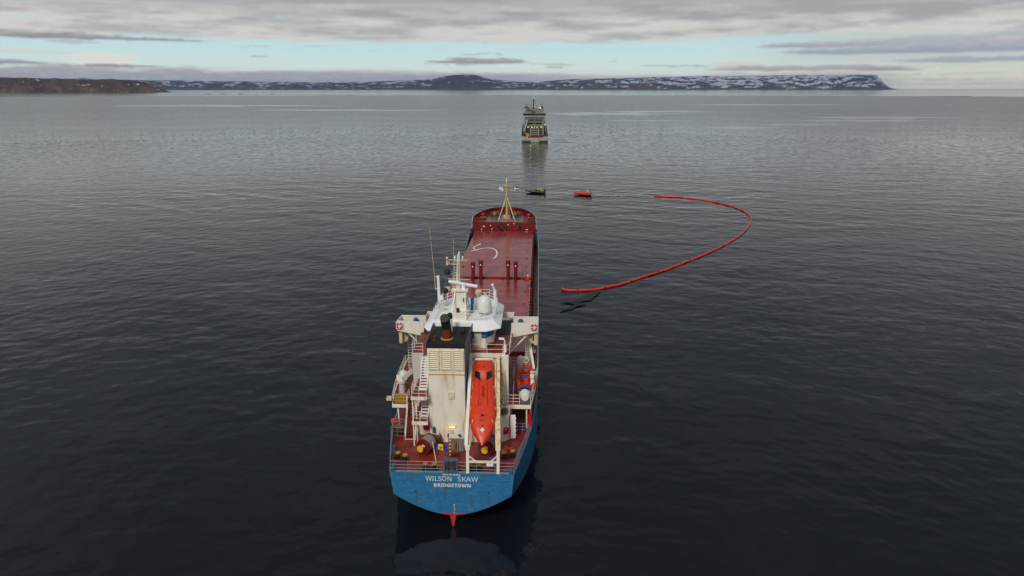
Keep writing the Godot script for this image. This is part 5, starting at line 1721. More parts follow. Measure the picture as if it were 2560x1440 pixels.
func seated(suit: Color, hat: Color, reach := 0.3) -> ArrayMesh:
	var skin := lin(190, 146, 120); var dark := lin(30, 32, 34)
	var B := []
	B.append([Vector3(0, 0.52, 0), Vector3(0, 0.68, -0.03), 0.16, 0.15, dark])
	B.append([Vector3(0, 0.68, -0.03), Vector3(0, 0.95, -0.08), 0.165, 0.18, suit])
	B.append([Vector3(-0.16, 0.98, -0.08), Vector3(0.16, 0.98, -0.08), 0.085, 0.085, suit])
	B.append([Vector3(0, 1.0, -0.08), Vector3(0, 1.12, -0.1), 0.06, 0.055, skin])
	B.append([Vector3(0, 1.19, -0.11), Vector3(0, 1.25, -0.1), 0.088, 0.095, skin])
	B.append([Vector3(0, 1.21, -0.2), Vector3(0, 1.18, -0.215), 0.016, 0.02, skin])
	B.append([Vector3(0, 1.28, -0.09), Vector3(0, 1.305, -0.08), 0.118, 0.1, hat])
	for sg in [-1.0, 1.0]:
		B.append([Vector3(0.2 * sg, 0.97, -0.08), Vector3(0.27 * sg, 0.74, -0.16), 0.07, 0.055, suit])
		B.append([Vector3(0.27 * sg, 0.74, -0.16), Vector3(0.2 * sg, 0.76, -0.18 - reach), 0.055, 0.042, suit])
		B.append([Vector3(0.2 * sg, 0.76, -0.18 - reach), Vector3(0.18 * sg, 0.75, -0.28 - reach), 0.04, 0.026, skin])
		B.append([Vector3(0.1 * sg, 0.5, -0.04), Vector3(0.14 * sg, 0.5, -0.46), 0.09, 0.07, dark])
		B.append([Vector3(0.14 * sg, 0.5, -0.46), Vector3(0.14 * sg, 0.1, -0.44), 0.066, 0.05, dark])
		B.append([Vector3(0.14 * sg, 0.05, -0.43), Vector3(0.15 * sg, 0.045, -0.6), 0.05, 0.04, dark])
	return body(B, 0.028)

# ---------------------------------------------------------------- gear on the ship
func cloth(w: float, h: float, amp: float, seed_: float, cols := 14, rows := 8, sag := 0.0) -> Array:
	var out := []
	for i in rows + 1:
		var line := []
		for j in cols + 1:
			var a := float(j) / cols; var b := float(i) / rows
			line.append(Vector3(a * w, -b * h - sag * a * a, amp * a * sin(a * 7.0 + b * 1.5 + seed_) + amp * 0.4 * sin(b * 5.0 + a * 11.0)))
		out.append(line)
	return out

func lb_point(t: float, ang: float, out := 0.0) -> Vector3:
	var W := [[0.0, 0.90], [0.3, 0.97], [1.5, 1.02], [3.0, 1.12], [4.6, 1.25], [6.0, 1.30], [7.0, 1.18], [7.9, 0.84], [8.6, 0.46], [9.1, 0.12], [9.25, 0.02]]
	var T := [[0.0, 0.95], [0.2, 1.16], [1.6, 1.26], [2.5, 0.92], [4.5, 0.90], [6.4, 0.84], [7.6, 0.62], [8.5, 0.36], [9.1, 0.12], [9.25, 0.05]]
	var w := 0.0; var h := 0.0
	for i in W.size() - 1:
		if t <= W[i + 1][0]:
			w = lerpf(W[i][1], W[i + 1][1], (t - W[i][0]) / (W[i + 1][0] - W[i][0])); break
	for i in T.size() - 1:
		if t <= T[i + 1][0]:
			h = lerpf(T[i][1], T[i + 1][1], (t - T[i][0]) / (T[i + 1][0] - T[i][0])); break
	var c := cos(ang); var s := sin(ang)
	var x := w * signf(c) * pow(absf(c), 0.72)
	var y := (h * pow(absf(s), 0.62)) if s >= 0.0 else -(0.95 * minf(1.0, 0.3 + w * 0.6)) * pow(absf(s), 0.9)
	var p := Vector3(x, y, t)
	return p + Vector3(c, s, 0).normalized() * out

func make_ship_gear() -> void:
	# free-fall lifeboat on its ramp, bow down and aft
	var dir := (V(0.45, 2.78, 8.05) - V(9.3, 2.36, 13.25)).normalized()
	var side := Vector3.UP.cross(dir).normalized()
	var lbx := ship_xf * Transform3D(Basis(side, dir.cross(side), dir), V(8.85, 2.33, 12.55))
	var lb := thing("lifeboat", "bright orange enclosed lifeboat lying bow down on the white stern ramp", "lifeboat", lbx)
	var rows := []
	for k in 48:
		var t := 9.25 * k / 47.0
		var line := []
		for j in 33:
			line.append(lb_point(t, -PI / 2 + TAU * j / 32.0))
		rows.append(line)
	var b := MB.new()
	b.sheet(rows)
	var capr := []
	for j in 32:
		capr.append(lb_point(0.0, -PI / 2 + TAU * j / 32.0))
	b.prism(capr, Vector3(0, 0, -0.05))
	part(lb, "hull", b, M["orange"])
	for sg in [-1.0, 1.0]:
		b = MB.new()
		var pane := []
		for i in 6:
			var line := []
			for k in 6:
				var u := k / 5.0; var w := i / 5.0
				var t := lerpf(lerpf(1.58, 1.86, u), lerpf(2.12, 2.66, u), w)
				var an := lerpf(lerpf(46.0, 80.0, u), lerpf(44.0, 82.0, u), w)
				line.append(lb_point(t, PI / 2 + sg * deg_to_rad(90 - an), 0.03))
			pane.append(line)
		b.sheet(pane)
		part(lb, "window", b, M["window_glass"])
		b = MB.new()
		b.tube([lb_point(2.9, PI / 2 + sg * 0.22, 0.03), lb_point(2.95, PI / 2 + sg * 0.22, 0.1), lb_point(5.4, PI / 2 + sg * 0.2, 0.1), lb_point(5.45, PI / 2 + sg * 0.2, 0.03)], 0.022, 6)
		part(lb, "grab_rail", b, M["hull_red"])
		b = MB.new()
		var strake := []
		for k in 18:
			strake.append(lb_point(0.3 + 8.6 * k / 17.0, PI / 2 + sg * 1.52, 0.02))
		b.tube(strake, 0.05, 6)
		part(lb, "fender_strake", b, M["hull_red"])
		b = MB.new()
		for t in [3.2, 4.4, 5.6]:
			b = MB.new()
			b.box(lb_point(t, PI / 2 + sg * 1.05, 0.02), Vector3(0.03, 0.06, 0.32))
			part(lb, "reflective_strip", b, M["louver_cream"])
		b = MB.new()
		b.box(lb_point(7.0, PI / 2 + sg * 0.75, 0.02), Vector3(0.05, 0.05, 0.34), Basis(Vector3.UP, -sg * 0.3))
		part(lb, "reflective_strip", b, M["louver_cream"])
	b = MB.new()
	b.box(Vector3(0, 1.22, 0.32), Vector3(1.72, 0.16, 0.18))
	part(lb, "stern_bar", b, M["white_paint"])
	b = MB.new()
	b.box(Vector3(0, 0.80, 6.65), Vector3(0.66, 0.12, 0.72), Basis(Vector3.RIGHT, 0.12))
	var ht := part(lb, "hatch", b, M["orange"])
	b = MB.new()
	b.box(Vector3(0, 0.87, 6.55), Vector3(0.3, 0.03, 0.24), Basis(Vector3.RIGHT, 0.12))
	part(ht, "hatch_window", b, M["window_glass"])
	b = MB.new()
	var cb := Basis(Vector3.RIGHT, 0.24)
	b.box(Vector3(0, 0.57, 7.92), Vector3(0.36, 0.04, 0.10), cb); b.box(Vector3(0, 0.565, 7.92), Vector3(0.10, 0.038, 0.42), cb)
	part(lb, "white_cross", b, M["clean_white"])
	b = MB.new()
	b.box(Vector3(0, 0.63, 7.55), Vector3(0.12, 0.1, 0.16), cb)
	part(lb, "bow_fitting", b, M["black"])
	b = MB.new()
	b.tube([Vector3(0.02, 1.22, 1.2), Vector3(0.02, 1.42, 1.25), Vector3(0.1, 1.45, 1.3)], 0.03, 6)
	part(lb, "vent", b, M["black"])
	text(lb, "lettering", "8PAK4", 0.2, 1.15, Vector3(0.02, 0.945, 3.9), Basis(Vector3(0, 0, 1), Vector3(1, 0, 0), Vector3(0, 1, 0)), M["gap_red"])

	# open rescue boat in its cradle: an orange tube hull with a console
	var rbx := on_ship(13.7, 6.45, 8.95, 0.02)
	var rb := thing("rescue_boat", "orange open rescue boat in its cradle on the starboard boat deck", "rescue boat", rbx)
	b = MB.new()
	b.tube([Vector3(-0.72, 0.1, 2.3), Vector3(-0.84, 0.1, 0.6), Vector3(-0.82, 0.12, -1.0), Vector3(-0.6, 0.2, -1.9), Vector3(-0.22, 0.3, -2.45), Vector3(0.22, 0.3, -2.45), Vector3(0.6, 0.2, -1.9), Vector3(0.82, 0.12, -1.0), Vector3(0.84, 0.1, 0.6), Vector3(0.72, 0.1, 2.3)], 0.24, 10)
	part(rb, "tube", b, M["orange"])
	b = MB.new()
	b.prism([Vector3(-0.75, 0, 2.2), Vector3(0.75, 0, 2.2), Vector3(0.75, 0, -1.4), Vector3(0, 0.05, -2.5), Vector3(-0.75, 0, -1.4)], Vector3(0, -0.18, 0))
	b.prism([Vector3(-0.6, -0.1, 2.2), Vector3(0.6, -0.1, 2.2), Vector3(0, -0.55, 2.2)], Vector3(0, 0.05, -4.3))
	part(rb, "hull", b, M["hull_red"])
	b = MB.new()
	b.box(Vector3(0, 0.25, 0.9), Vector3(0.5, 0.5, 0.8)); b.box(Vector3(0, 0.3, -0.2), Vector3(1.2, 0.12, 0.3))
	part(rb, "console", b, M["orange"])
	for z in [-0.7, 0.0, 0.55]:
		b = MB.new()
		b.tube([Vector3(-0.95, 0.3, z), Vector3(-0.9, 0.42, z), Vector3(0.9, 0.42, z), Vector3(0.95, 0.3, z)], 0.035, 6)
		part(rb, "lifting_frame", b, M["hull_red"])
	b = MB.new()
	b.lathe([Vector2(0.3, 0), Vector2(0.3, 0.12), Vector2(0.2, 0.22), Vector2(0, 0.24)], Vector3(0, 0.35, -1.3), 14)
	part(rb, "bow_cover", b, M["grey"])
	b = MB.new()
	b.box(Vector3(0.62, 0.55, 1.6), Vector3(0.3, 0.9, 0.5)); b.box(Vector3(0.62, 1.05, 1.7), Vector3(0.36, 0.3, 0.6))
	part(rb, "outboard_engine", b, M["clean_white"])
	single("rope_bundle", "bright blue bundle of rope and cloth lying in the orange rescue boat", "rope bundle", on_ship(13.0, 6.3, 9.42), tangle(26, Vector3(0.34, 0.26, 0.42), 0.07, 5), M["blue_cloth"])
	# canisters
	var can := MB.new()
	can.lathe([Vector2(0, -0.78), Vector2(0.34, -0.74), Vector2(0.46, -0.5), Vector2(0.48, -0.04), Vector2(0.51, -0.03), Vector2(0.51, 0.03), Vector2(0.48, 0.04), Vector2(0.46, 0.5), Vector2(0.34, 0.74), Vector2(0, 0.78)], Vector3.ZERO, 22, Basis(Vector3.RIGHT, PI / 2))
	var band := MB.new()
	for z in [-0.3, 0.3]:
		band.torus(Vector3(0, 0, z), 0.475, 0.02, Basis(Vector3.RIGHT, PI / 2), 22)
	var c1 := thing("liferaft_canister", "white liferaft canister behind the orange rescue boat on the starboard side", "liferaft", on_ship(9.75, 6.4, 8.85, 0.05), "liferaft canisters")
	part(c1, "shell", can, M["radome_white"]); part(c1, "band", band, M["louver_cream"])
	var cr := MB.new()
	cr.box(Vector3(0, -0.55, -0.4), Vector3(0.9, 0.24, 0.14)); cr.box(Vector3(0, -0.55, 0.4), Vector3(0.9, 0.24, 0.14))
	part(c1, "cradle", cr, M["grey"])
	copy(c1, "white liferaft canister beside the pedestal crane on the port side", on_ship(14.2, -6.95, 8.87, 0.25))
	var tarp := MB.new()
	tarp.sheet([[Vector3(-0.75, -0.5, -0.4), Vector3(-0.4, -0.15, -0.45), Vector3(0, 0.02, -0.5), Vector3(0.4, -0.12, -0.45), Vector3(0.75, -0.45, -0.4)], [Vector3(-0.8, -0.5, 0), Vector3(-0.42, 0.08, 0), Vector3(0, 0.22, -0.05), Vector3(0.42, 0.1, 0), Vector3(0.8, -0.48, 0)], [Vector3(-0.72, -0.5, 0.35), Vector3(-0.36, 0.02, 0.4), Vector3(0, 0.12, 0.4), Vector3(0.36, 0.0, 0.4), Vector3(0.7, -0.5, 0.35)]])
	single("tarpaulin", "blue tarpaulin between the orange rescue boat and the white canister", "tarpaulin", on_ship(10.95, 6.4, 9.25), tarp, M["blue_cloth"])
	# lifebuoys on the bridge wings
	var lbuoy := thing("lifebuoy", "orange and white lifebuoy on a pale board on the starboard bridge wing", "lifebuoy", on_ship(15.5, 7.25, 14.22), "lifebuoys on the bridge wings")
	b = MB.new()
	b.box(Vector3(0, 0, 0.015), Vector3(0.78, 0.84, 0.03))
	part(lbuoy, "board", b, M["flag_white"])
	for k in 4:
		b = MB.new()
		var arc := []
		for j in 7:
			var a := PI / 4 + TAU * k / 4.0 + deg_to_rad(-36 + 12 * j)
			arc.append(Vector3(cos(a) * 0.27, sin(a) * 0.29, 0.08))
		b.tube(arc, 0.095, 8)
		part(lbuoy, "orange_segment", b, M["boom_red"])
	for k in 4:
		b = MB.new()
		var arc := []
		for j in 3:
			var a := TAU * k / 4.0 + deg_to_rad(-9 + 9 * j)
			arc.append(Vector3(cos(a) * 0.27, sin(a) * 0.29, 0.08))
		b.tube(arc, 0.09, 8)
		part(lbuoy, "white_segment", b, M["clean_white"])
	copy(lbuoy, "orange and white lifebuoy on a pale board on the port bridge wing", on_ship(15.5, -7.42, 14.2))
	# black day shapes
	b = MB.new()
	b.ball(Vector3.ZERO, Vector3(0.34, 0.34, 0.34), 16, 10)
	var ball := thing("day_shape", "black ball hanging highest, to the left of the white radar mast", "day shape", on_ship(15.0, -1.95, 20.42), "black ball day shapes")
	part(ball, "sphere", b, M["black"])
	b = MB.new()
	b.tube([Vector3(0, 0.3, 0), Vector3(0.35, 1.6, 0.5)], 0.012, 5); b.tube([Vector3(0, -0.3, 0), Vector3(-0.5, -2.2, 0.1)], 0.012, 5)
	part(ball, "halyard", b, M["rope_grey"])
	b = MB.new()
	b.ball(Vector3.ZERO, Vector3(0.33, 0.33, 0.33), 16, 10)
	var ball2 := thing("day_shape", "lower black ball beside the flat white aerial dome on the bridge roof", "day shape", on_ship(16.0, -2.35, 18.05), "black ball day shapes")
	part(ball2, "sphere", b, M["black"])
	b = MB.new()
	b.tube([Vector3(0, 0.3, 0), Vector3(0.3, 2.0, 0)], 0.012, 5)
	part(ball2, "halyard", b, M["rope_grey"])
	# ensign at the stern: blue, yellow, blue with a dark trident
	var en := thing("ensign_flag", "drooping blue and yellow striped flag with a dark trident by the stern winch", "flag", on_ship(1.3, -1.83, 7.78, -0.05))
	var grid := cloth(1.36, 0.6, 0.10, 0.6, 15, 8, 0.14)
	for k in 3:
		b = MB.new()
		var gr := []
		for line in grid:
			gr.append(line.slice(k * 5, k * 5 + 6))
		b.sheet(gr)
		part(en, ["blue_stripe", "yellow_stripe", "blue_stripe"][k], b, [M["flag_blue"], M["flag_yellow"], M["flag_blue"]][k])
	b = MB.new()
	var mid: Vector3 = grid[4][7] + Vector3(0.05, 0, 0.03)
	for q in [[-0.12, 0.1, -0.09, -0.06], [-0.09, -0.06, 0.09, -0.06], [0.12, 0.1, 0.09, -0.06], [0, 0.15, 0, -0.15]]:
		b.bar(mid + Vector3(q[0], q[1], 0), mid + Vector3(q[2], q[3], 0), 0.03, 0.02)
	part(en, "trident", b, M["black"])
	# signal flags at the foremast
	var f1 := thing("signal_flag", "small white and red flag left of the bow mast", "flag", on_ship(100.4, -1.35, 17.75), "flags at the bow mast")
	grid = cloth(0.95, 0.72, 0.09, 0.2, 10, 8, 0.25)
	b = MB.new(); b.sheet(grid)
	part(f1, "white_field", b, M["flag_white"])
	b = MB.new()
	b.ball(grid[4][6] + Vector3(0, 0, 0.0), Vector3(0.2, 0.16, 0.03), 12, 6)
	part(f1, "red_emblem", b, M["flag_red"])
	b = MB.new()
	b.tube([Vector3(0, 0.4, 0), Vector3(0, -7.0, 0)], 0.012, 4)
	part(f1, "halyard", b, M["rope_grey"])
	var f2 := thing("signal_flag", "small blue flag with a white cross right of the bow mast", "flag", on_ship(100.4, 1.85, 17.8), "flags at the bow mast")
	grid = cloth(1.25, 0.85, 0.10, 1.4, 15, 9, 0.05)
	for q in [[0, 4, 0, 3], [0, 4, 6, 9], [6, 15, 0, 3], [6, 15, 6, 9]]:
		b = MB.new()
		var gr := []
		for i in range(q[2], q[3] + 1):
			gr.append(grid[i].slice(q[0], q[1] + 1))
		b.sheet(gr)
		part(f2, "blue_field", b, M["flag_blue"])
	b = MB.new()
	var g2 := []
	for i in range(3, 7):
		g2.append(grid[i])
	b.sheet(g2)
	var g3 := []
	for i in 10:
		g3.append(grid[i].slice(4, 7))
	var b3 := MB.new()
	var g3a := g3.slice(0, 4); var g3b := g3.slice(6, 10)
	b.sheet(g3a); b.sheet(g3b)
	part(f2, "white_cross", b, M["flag_white"])
	b = MB.new()
	b.tube([Vector3(0, 0.4, 0), Vector3(0, -7.0, 0)], 0.012, 4)
	part(f2, "halyard", b, M["rope_grey"])
	# loose gear
	for k in 8:
		b = MB.new()
		var x := -0.66 + 0.19 * k
		var sw := 0.05 * sin(k * 1.7)
		b.tube([Vector3(x, 0, -0.16), Vector3(x, 0.7, -0.15), Vector3(x, 1.08, -0.08), Vector3(x, 1.12, 0.0), Vector3(x, 1.05, 0.1), Vector3(x + sw, 0.55, 0.22), Vector3(x + sw, 0.02, 0.34)], 0.085, 8)
		single("mooring_rope", ["brown mooring rope at the left end of the rope rack", "brown mooring rope second from the left on the rope rack", "dark brown mooring rope third from the left on the rope rack", "brown mooring rope just left of the middle of the rope rack", "grey mooring rope just right of the middle of the rope rack", "grey mooring rope third from the right on the rope rack", "grey mooring rope second from the right on the rope rack", "grey mooring rope at the right end of the rope rack"][k], "rope", on_ship(3.9, 0.0, 5.78), b, M["rope_brown"] if k < 4 else M["rope_grey"], "ropes on the rack")
	var net := thing("lashing_basket", "wire basket heaped with rusty orange lashings at the port rail", "basket", on_ship(7.3, -6.2, 5.55, -0.1))
	b = MB.new()
	for y in [0.04, 0.5, 0.95]:
		b.tube([Vector3(-0.7, y, -0.6), Vector3(0.7, y, -0.6), Vector3(0.7, y, 0.6), Vector3(-0.7, y, 0.6), Vector3(-0.7, y, -0.6)], 0.025, 5)
	for q in [[-0.7, -0.6], [0.7, -0.6], [0.7, 0.6], [-0.7, 0.6], [0, 0.6], [0, -0.6]]:
		b.tube([Vector3(q[0], 0, q[1]), Vector3(q[0], 0.97, q[1])], 0.025, 5)
	part(net, "basket_frame", b, M["rope_grey"])
	var ta := tangle(60, Vector3(0.62, 0.42, 0.52), 0.05, 17)
	var lsh := part(net, "lashings", ta, M["rust"])
	lsh.position = Vector3(0, 0.48, 0)
	ta = tangle(26, Vector3(0.6, 0.3, 0.5), 0.045, 18)
	lsh = part(net, "rope_coil", ta, M["rope_brown"])
	lsh.position = Vector3(0, 0.75, 0)
	single("rope_heap", "orange rope heap tied over the port rail ahead of the basket", "rope", on_ship(8.4, -6.9, 6.4), tangle(26, Vector3(0.35, 0.42, 0.3), 0.045, 23), M["orange_cloth"])
	single("rope_heap", "tan rope heap on the deckhouse roof beside the lifeboat ramp", "rope", on_ship(6.9, 4.45, 8.45), tangle(40, Vector3(0.5, 0.3, 0.6), 0.05, 29), M["rope_brown"])
	single("rope_heap", "orange rope crossed on the deck in front of the port cabinet", "rope", on_ship(5.2, -3.75, 5.75), tangle(16, Vector3(0.4, 0.16, 0.4), 0.04, 31), M["orange_cloth"])
	single("rope_heap", "coil of tan rope at the aft rail right of the stern roller frame", "rope", on_ship(0.9, 0.75, 5.7), tangle(22, Vector3(0.42, 0.13, 0.34), 0.04, 37), M["rope_brown"])
	single("rope_heap", "loose reddish rope on deck by the starboard deckhouse door", "rope", on_ship(4.6, 4.9, 5.6), tangle(10, Vector3(0.7, 0.05, 0.6), 0.03, 41), M["orange_cloth"])
	b = MB.new()
	b.tube([Vector3(0, 0.0, 0.2), Vector3(-0.1, 0.75, 0.1), Vector3(0.1, 1.0, 0), Vector3(0.45, 0.95, -0.1), Vector3(0.55, 0.3, 0.1), Vector3(0.5, 0.0, 0.2)], 0.05, 7)
	single("hose_loop", "looped dark hose at the foot of the casing beside the port winch", "hose", on_ship(5.2, -2.3, 5.55), b, M["dark_grey"])
	b = MB.new()
	b.ball(Vector3.ZERO, Vector3(0.2, 0.2, 0.2), 12, 8)
	single("float_ball", "small blue float standing on the white control box under the lifeboat", "float", on_ship(0.55, 3.55, 6.82), b, M["flag_blue"])
	# yellow cover box on the port platform
	var yb := thing("cover_box", "yellow corrugated cover box on the port platform behind white rails", "box", on_ship(8.95, -6.2, 8.2))
	b = MB.new()
	b.box(Vector3(0, 0.42, 0), Vector3(1.16, 0.84, 0.5))
	part(yb, "box_body", b, M["dull_yellow"])
	for k in 11:
		b = MB.new()
		b.tube([Vector3(-0.53 + 0.106 * k, 0.03, 0.25), Vector3(-0.53 + 0.106 * k, 0.82, 0.25)], 0.035, 6)
		part(yb, "rib", b, M["dull_yellow"])
	# the crew in sight
	single("person", "person in white shirt and dark trousers standing at the starboard rail", "person", on_ship(20.4, 7.2, 8.2), standing(lin(226, 226, 226), lin(26, 28, 34), lin(226, 222, 214)), M["figure"])
	single("person", "person in orange overalls and white helmet on the hatch near the vent posts", "person", on_ship(50.9, 6.0, 8.7, -0.4), standing(lin(214, 66, 30), lin(214, 66, 30), lin(238, 238, 236), 0.06), M["figure"])

func tangle(n: int, size: Vector3, r: float, seed_: int) -> MB:
	var g := RandomNumberGenerator.new()
	g.seed = seed_
	var b := MB.new()
	var pts := []
	for k in n * 2:
		var d := Vector3(g.randfn(), g.randfn(), g.randfn()).normalized()
		d.y = d.y * 0.9 - 0.1
		pts.append(d * size * g.randf_range(0.45, 1.0))
	var line := []
	for i in pts.size() - 1:
		for k in 3:
			var t := k / 3.0
			var p0: Vector3 = pts[maxi(i - 1, 0)]; var p3: Vector3 = pts[mini(i + 2, pts.size() - 1)]
			line.append(pts[i].cubic_interpolate(pts[i + 1], p0, p3, t))
	b.tube(line, r, 5)
	return b

# ---------------------------------------------------------------- patrol ship astern of which the sea lies calm
func make_patrol_ship() -> void:
	var xf := Transform3D(Basis(Vector3.UP, -0.02), Vector3(17.4, 0, -531.0))
	var sh := thing("patrol_ship", "grey and white offshore patrol ship with lit deck lamps, seen from astern beyond the bow", "ship", xf)
	var W: Material = M["patrol_white"]; var G: Material = M["patrol_grey"]; var D: Material = M["patrol_dark"]
	# hull
	for sg in [1.0, -1.0]:
		var rows := []; var low := []
		for q in [[0.0, 10.0, 4.6], [2.0, 10.2, 4.7], [22.0, 10.2, 5.0], [34.0, 10.1, 6.5], [45.0, 9.8, 10.5], [60.0, 9.0, 10.8], [72.0, 6.5, 11.2], [80.0, 3.0, 11.6], [84.0, 0.2, 12.0]]:
			rows.append([V(q[0], q[1] * sg, q[2]), V(q[0], q[1] * 0.99 * sg, 1.4)])
			low.append([V(q[0], q[1] * 0.99 * sg, 1.4), V(q[0] + 1.0, q[1] * 0.9 * sg, -2.0)])
		var b := MB.new(); b.sheet(rows)
		part(sh, "hull_side", b, W)
		b = MB.new(); b.sheet(low)
		part(sh, "boot_top", b, D)
	var b := MB.new()
	b.prism([V(0, -10.0, 4.6), V(0, -6.0, 4.0), V(0, -5.0, 3.4), V(0, 5.0, 3.4), V(0, 6.0, 4.0), V(0, 10.0, 4.6), V(0, 9.9, 1.4), V(0, -9.9, 1.4)], V(0.4, 0, 0))
	part(sh, "transom", b, W)
	b = MB.new()
	b.prism([V(0.2, -9.9, 1.4), V(0.2, 9.9, 1.4), V(0.8, 9.0, -1.0), V(0.8, -9.0, -1.0)], V(0.4, 0, 0))
	part(sh, "transom_boot", b, D)
	b = MB.new()
	b.span(V(-0.35, -3.2, 0.1), V(0.0, 3.3, 3.2))
	part(sh, "stern_roller_plate", b, W)
	b = MB.new()
	b.span(V(-0.42, 1.6, 0.3), V(-0.35, 3.0, 3.1))
	part(sh, "yellow_mark", b, M["rust_line"])
	b = MB.new()
	b.span(V(0.4, -9.7, 2.4), V(46.0, 9.7, 2.7))
	part(sh, "work_deck", b, M["patrol_deck"])
	for sg in [1.0, -1.0]:
		b = MB.new()
		b.prism([V(0.5, 8.7 * sg, 2.7), V(0.5, 8.7 * sg, 4.7), V(30.0, 8.7 * sg, 5.2), V(38.0, 8.7 * sg, 9.0), V(44.0, 8.7 * sg, 15.0), V(44.0, 8.7 * sg, 2.7)], Vector3(0.5 * sg, 0, 0))
		part(sh, "side_wall", b, G)
		for k in 6:
			b = MB.new()
			b.bar(V(4.0 + 5.0 * k, 8.5 * sg, 2.7), V(4.0 + 5.0 * k, 8.9 * sg, 6.6), 0.35, 0.5)
			part(sh, "stanchion", b, D)
	# deck gear
	for q in [[6, -4, 2.2, 1.2, 3.0], [9, 2, 3.0, 1.4, 2.4], [14, 5.5, 2.4, 1.8, 3.5], [17, -1, 4.0, 1.0, 2.0], [22, -5.5, 2.2, 2.2, 3.0], [5, 6, 1.6, 1.0, 2.0]]:
		b = MB.new()
		b.box(V(q[0], q[1], 2.7 + q[3] * 0.5), Vector3(q[2], q[3], q[4]))
		part(sh, "deck_crate", b, [M["rust"], M["rust_line"], M["dark_red"]][int(q[0]) % 3])
	# winch house and gantry
	b = MB.new()
	b.span(V(42.0, -8.6, 2.7), V(62.0, 8.6, 9.4))
	part(sh, "lower_house", b, D)
	b = MB.new()
	for p in [-3.2, 3.2]:
		b.bar(V(30.0, p, 2.7), V(30.0, p, 8.6), 0.55, 0.7)
	for z in [4.2, 5.7, 7.2, 8.6]:
		b.bar(V(30.0, -3.4, z), V(30.0, 3.4, z), 0.5, 0.35)
	part(sh, "towing_gantry", b, W)
	b = MB.new()
	b.span(V(40.0, -8.4, 9.4), V(62.0, 8.4, 9.9))
	part(sh, "winch_house_roof", b, G)
	for q in [[41.5, 9.9, 8.6], [42.5, 12.6, 8.2], [43.5, 15.0, 8.6]]:
		b = MB.new()
		b.span(V(q[0], -q[2], q[1]), V(62.0, q[2], q[1] + 0.45))
		part(sh, "deck_level", b, G)
		b = MB.new()
		b.span(V(q[0] + 3.0, -q[2] + 1.0, q[1] + 0.45), V(62.0, q[2] - 1.0, q[1] + 2.6))
		part(sh, "house_level", b, G)
		railing(sh, "railing", [V(q[0] + 0.2, -q[2], q[1] + 0.4), V(q[0] + 0.2, q[2], q[1] + 0.4)], W, 1.1, 3, 2.0, 0.07)
		for k in 4:
			b = MB.new()
			b.box(V(q[0] + 2.96, [-5.2, -2.2, 2.2, 5.2][k], q[1] + 1.5), Vector3(2.1, 1.3, 0.1))
			part(sh, "opening", b, D)
	b = MB.new()
	b.span(V(42.3, -0.5, 9.4), V(43.0, 0.5, 16.0))
	part(sh, "centre_post", b, G)
	b = MB.new()
	b.bar(V(34.0, -8.4, 6.0), V(41.0, -5.6, 14.8), 0.9, 0.9)
	part(sh, "crane_boom", b, W)
	b = MB.new()
	b.box(V(32.0, -6.6, 4.4), Vector3(3.4, 0.4, 2.0)); b.bar(V(32.0, -7.8, 2.7), V(32.0, -7.8, 6.0), 0.4, 0.4); b.bar(V(32.0, -5.2, 2.7), V(32.0, -5.2, 4.4), 0.4, 0.4)
	part(sh, "side_platform", b, W)
	b = MB.new()
	b.tube([V(38.0, 7.0, 2.7), V(38.0, 7.0, 14.5)], 1.1, 12)
	part(sh, "crane_column", b, G)
	b = MB.new()
	b.box(V(33.0, -6.6, 5.4), Vector3(2.2, 1.6, 1.6)); b.box(V(33.0, -6.3, 7.0), Vector3(1.2, 1.4, 1.2))
	part(sh, "work_boat_cover", b, M["rust"])
	# bridge
	b = MB.new()
	b.prism([V(44.0, -8.6, 17.2), V(44.0, 8.6, 17.2), V(44.0, 9.7, 19.9), V(44.0, -9.7, 19.9)], V(14.0, 0, 0))
	var br := part(sh, "bridge", b, G)
	b = MB.new()
	b.box(V(43.9, 0, 17.5), Vector3(17.6, 0.9, 0.3))
	part(br, "bridge_apron", b, W)
	for k in 9:
		b = MB.new()
		b.box(V(43.95, -7.7 + 1.925 * k, 18.8), Vector3(1.5, 1.2, 0.12))
		part(br, "window", b, M["window_glass"])
	b = MB.new()
	b.span(V(43.0, -9.9, 19.9), V(59.0, 9.9, 20.25))
	part(br, "bridge_roof", b, W)
	b = MB.new()
	b.span(V(46.0, -7.7, 20.25), V(56.0, 7.4, 23.4))
	part(sh, "top_house", b, G)
	b = MB.new()
	b.span(V(45.9, -6.3, 21.5), V(46.0, -3.2, 22.6)); 
	part(sh, "top_house_opening", b, D)
	for q in [[-6.6, 3.0], [5.8, 2.0]]:
		b = MB.new()
		b.box(V(47.0, q[0], 24.1), Vector3(q[1] * 1.8, 0.5, 2.0)); b.box(V(47.0, q[0], 24.8), Vector3(q[1], 0.9, 1.4)); b.bar(V(47.0, q[0], 24.8), V(47.0, q[0] + 0.2, 27.4), 0.25, 0.25); b.bar(V(47.0, q[0] - 0.7, 27.0), V(47.0, q[0] + 0.9, 27.0), 0.2, 0.2)
		part(sh, "radar_platform", b, D)
	b = MB.new()
	b.tube([V(48.0, -0.8, 23.4), V(48.0, -0.8, 31.5)], [0.55, 0.35], 10)
	var mast := part(sh, "mast", b, D)
	b = MB.new()
	b.bar(V(47.9, -0.8, 26.6), V(47.9, -0.8, 29.3), 0.3, 0.3); b.bar(V(48.0, -2.6, 29.0), V(48.0, 1.0, 29.0), 0.2, 0.2); b.bar(V(48.0, -2.2, 27.2), V(48.0, 0.8, 27.2), 0.2, 0.2); b.bar(V(48.0, -2.2, 26.6), V(48.0, -2.2, 29.6), 0.15, 0.15); b.bar(V(48.0, 0.8, 26.6), V(48.0, 0.8, 29.6), 0.15, 0.15)
	part(mast, "yard", b, D)
	b = MB.new()
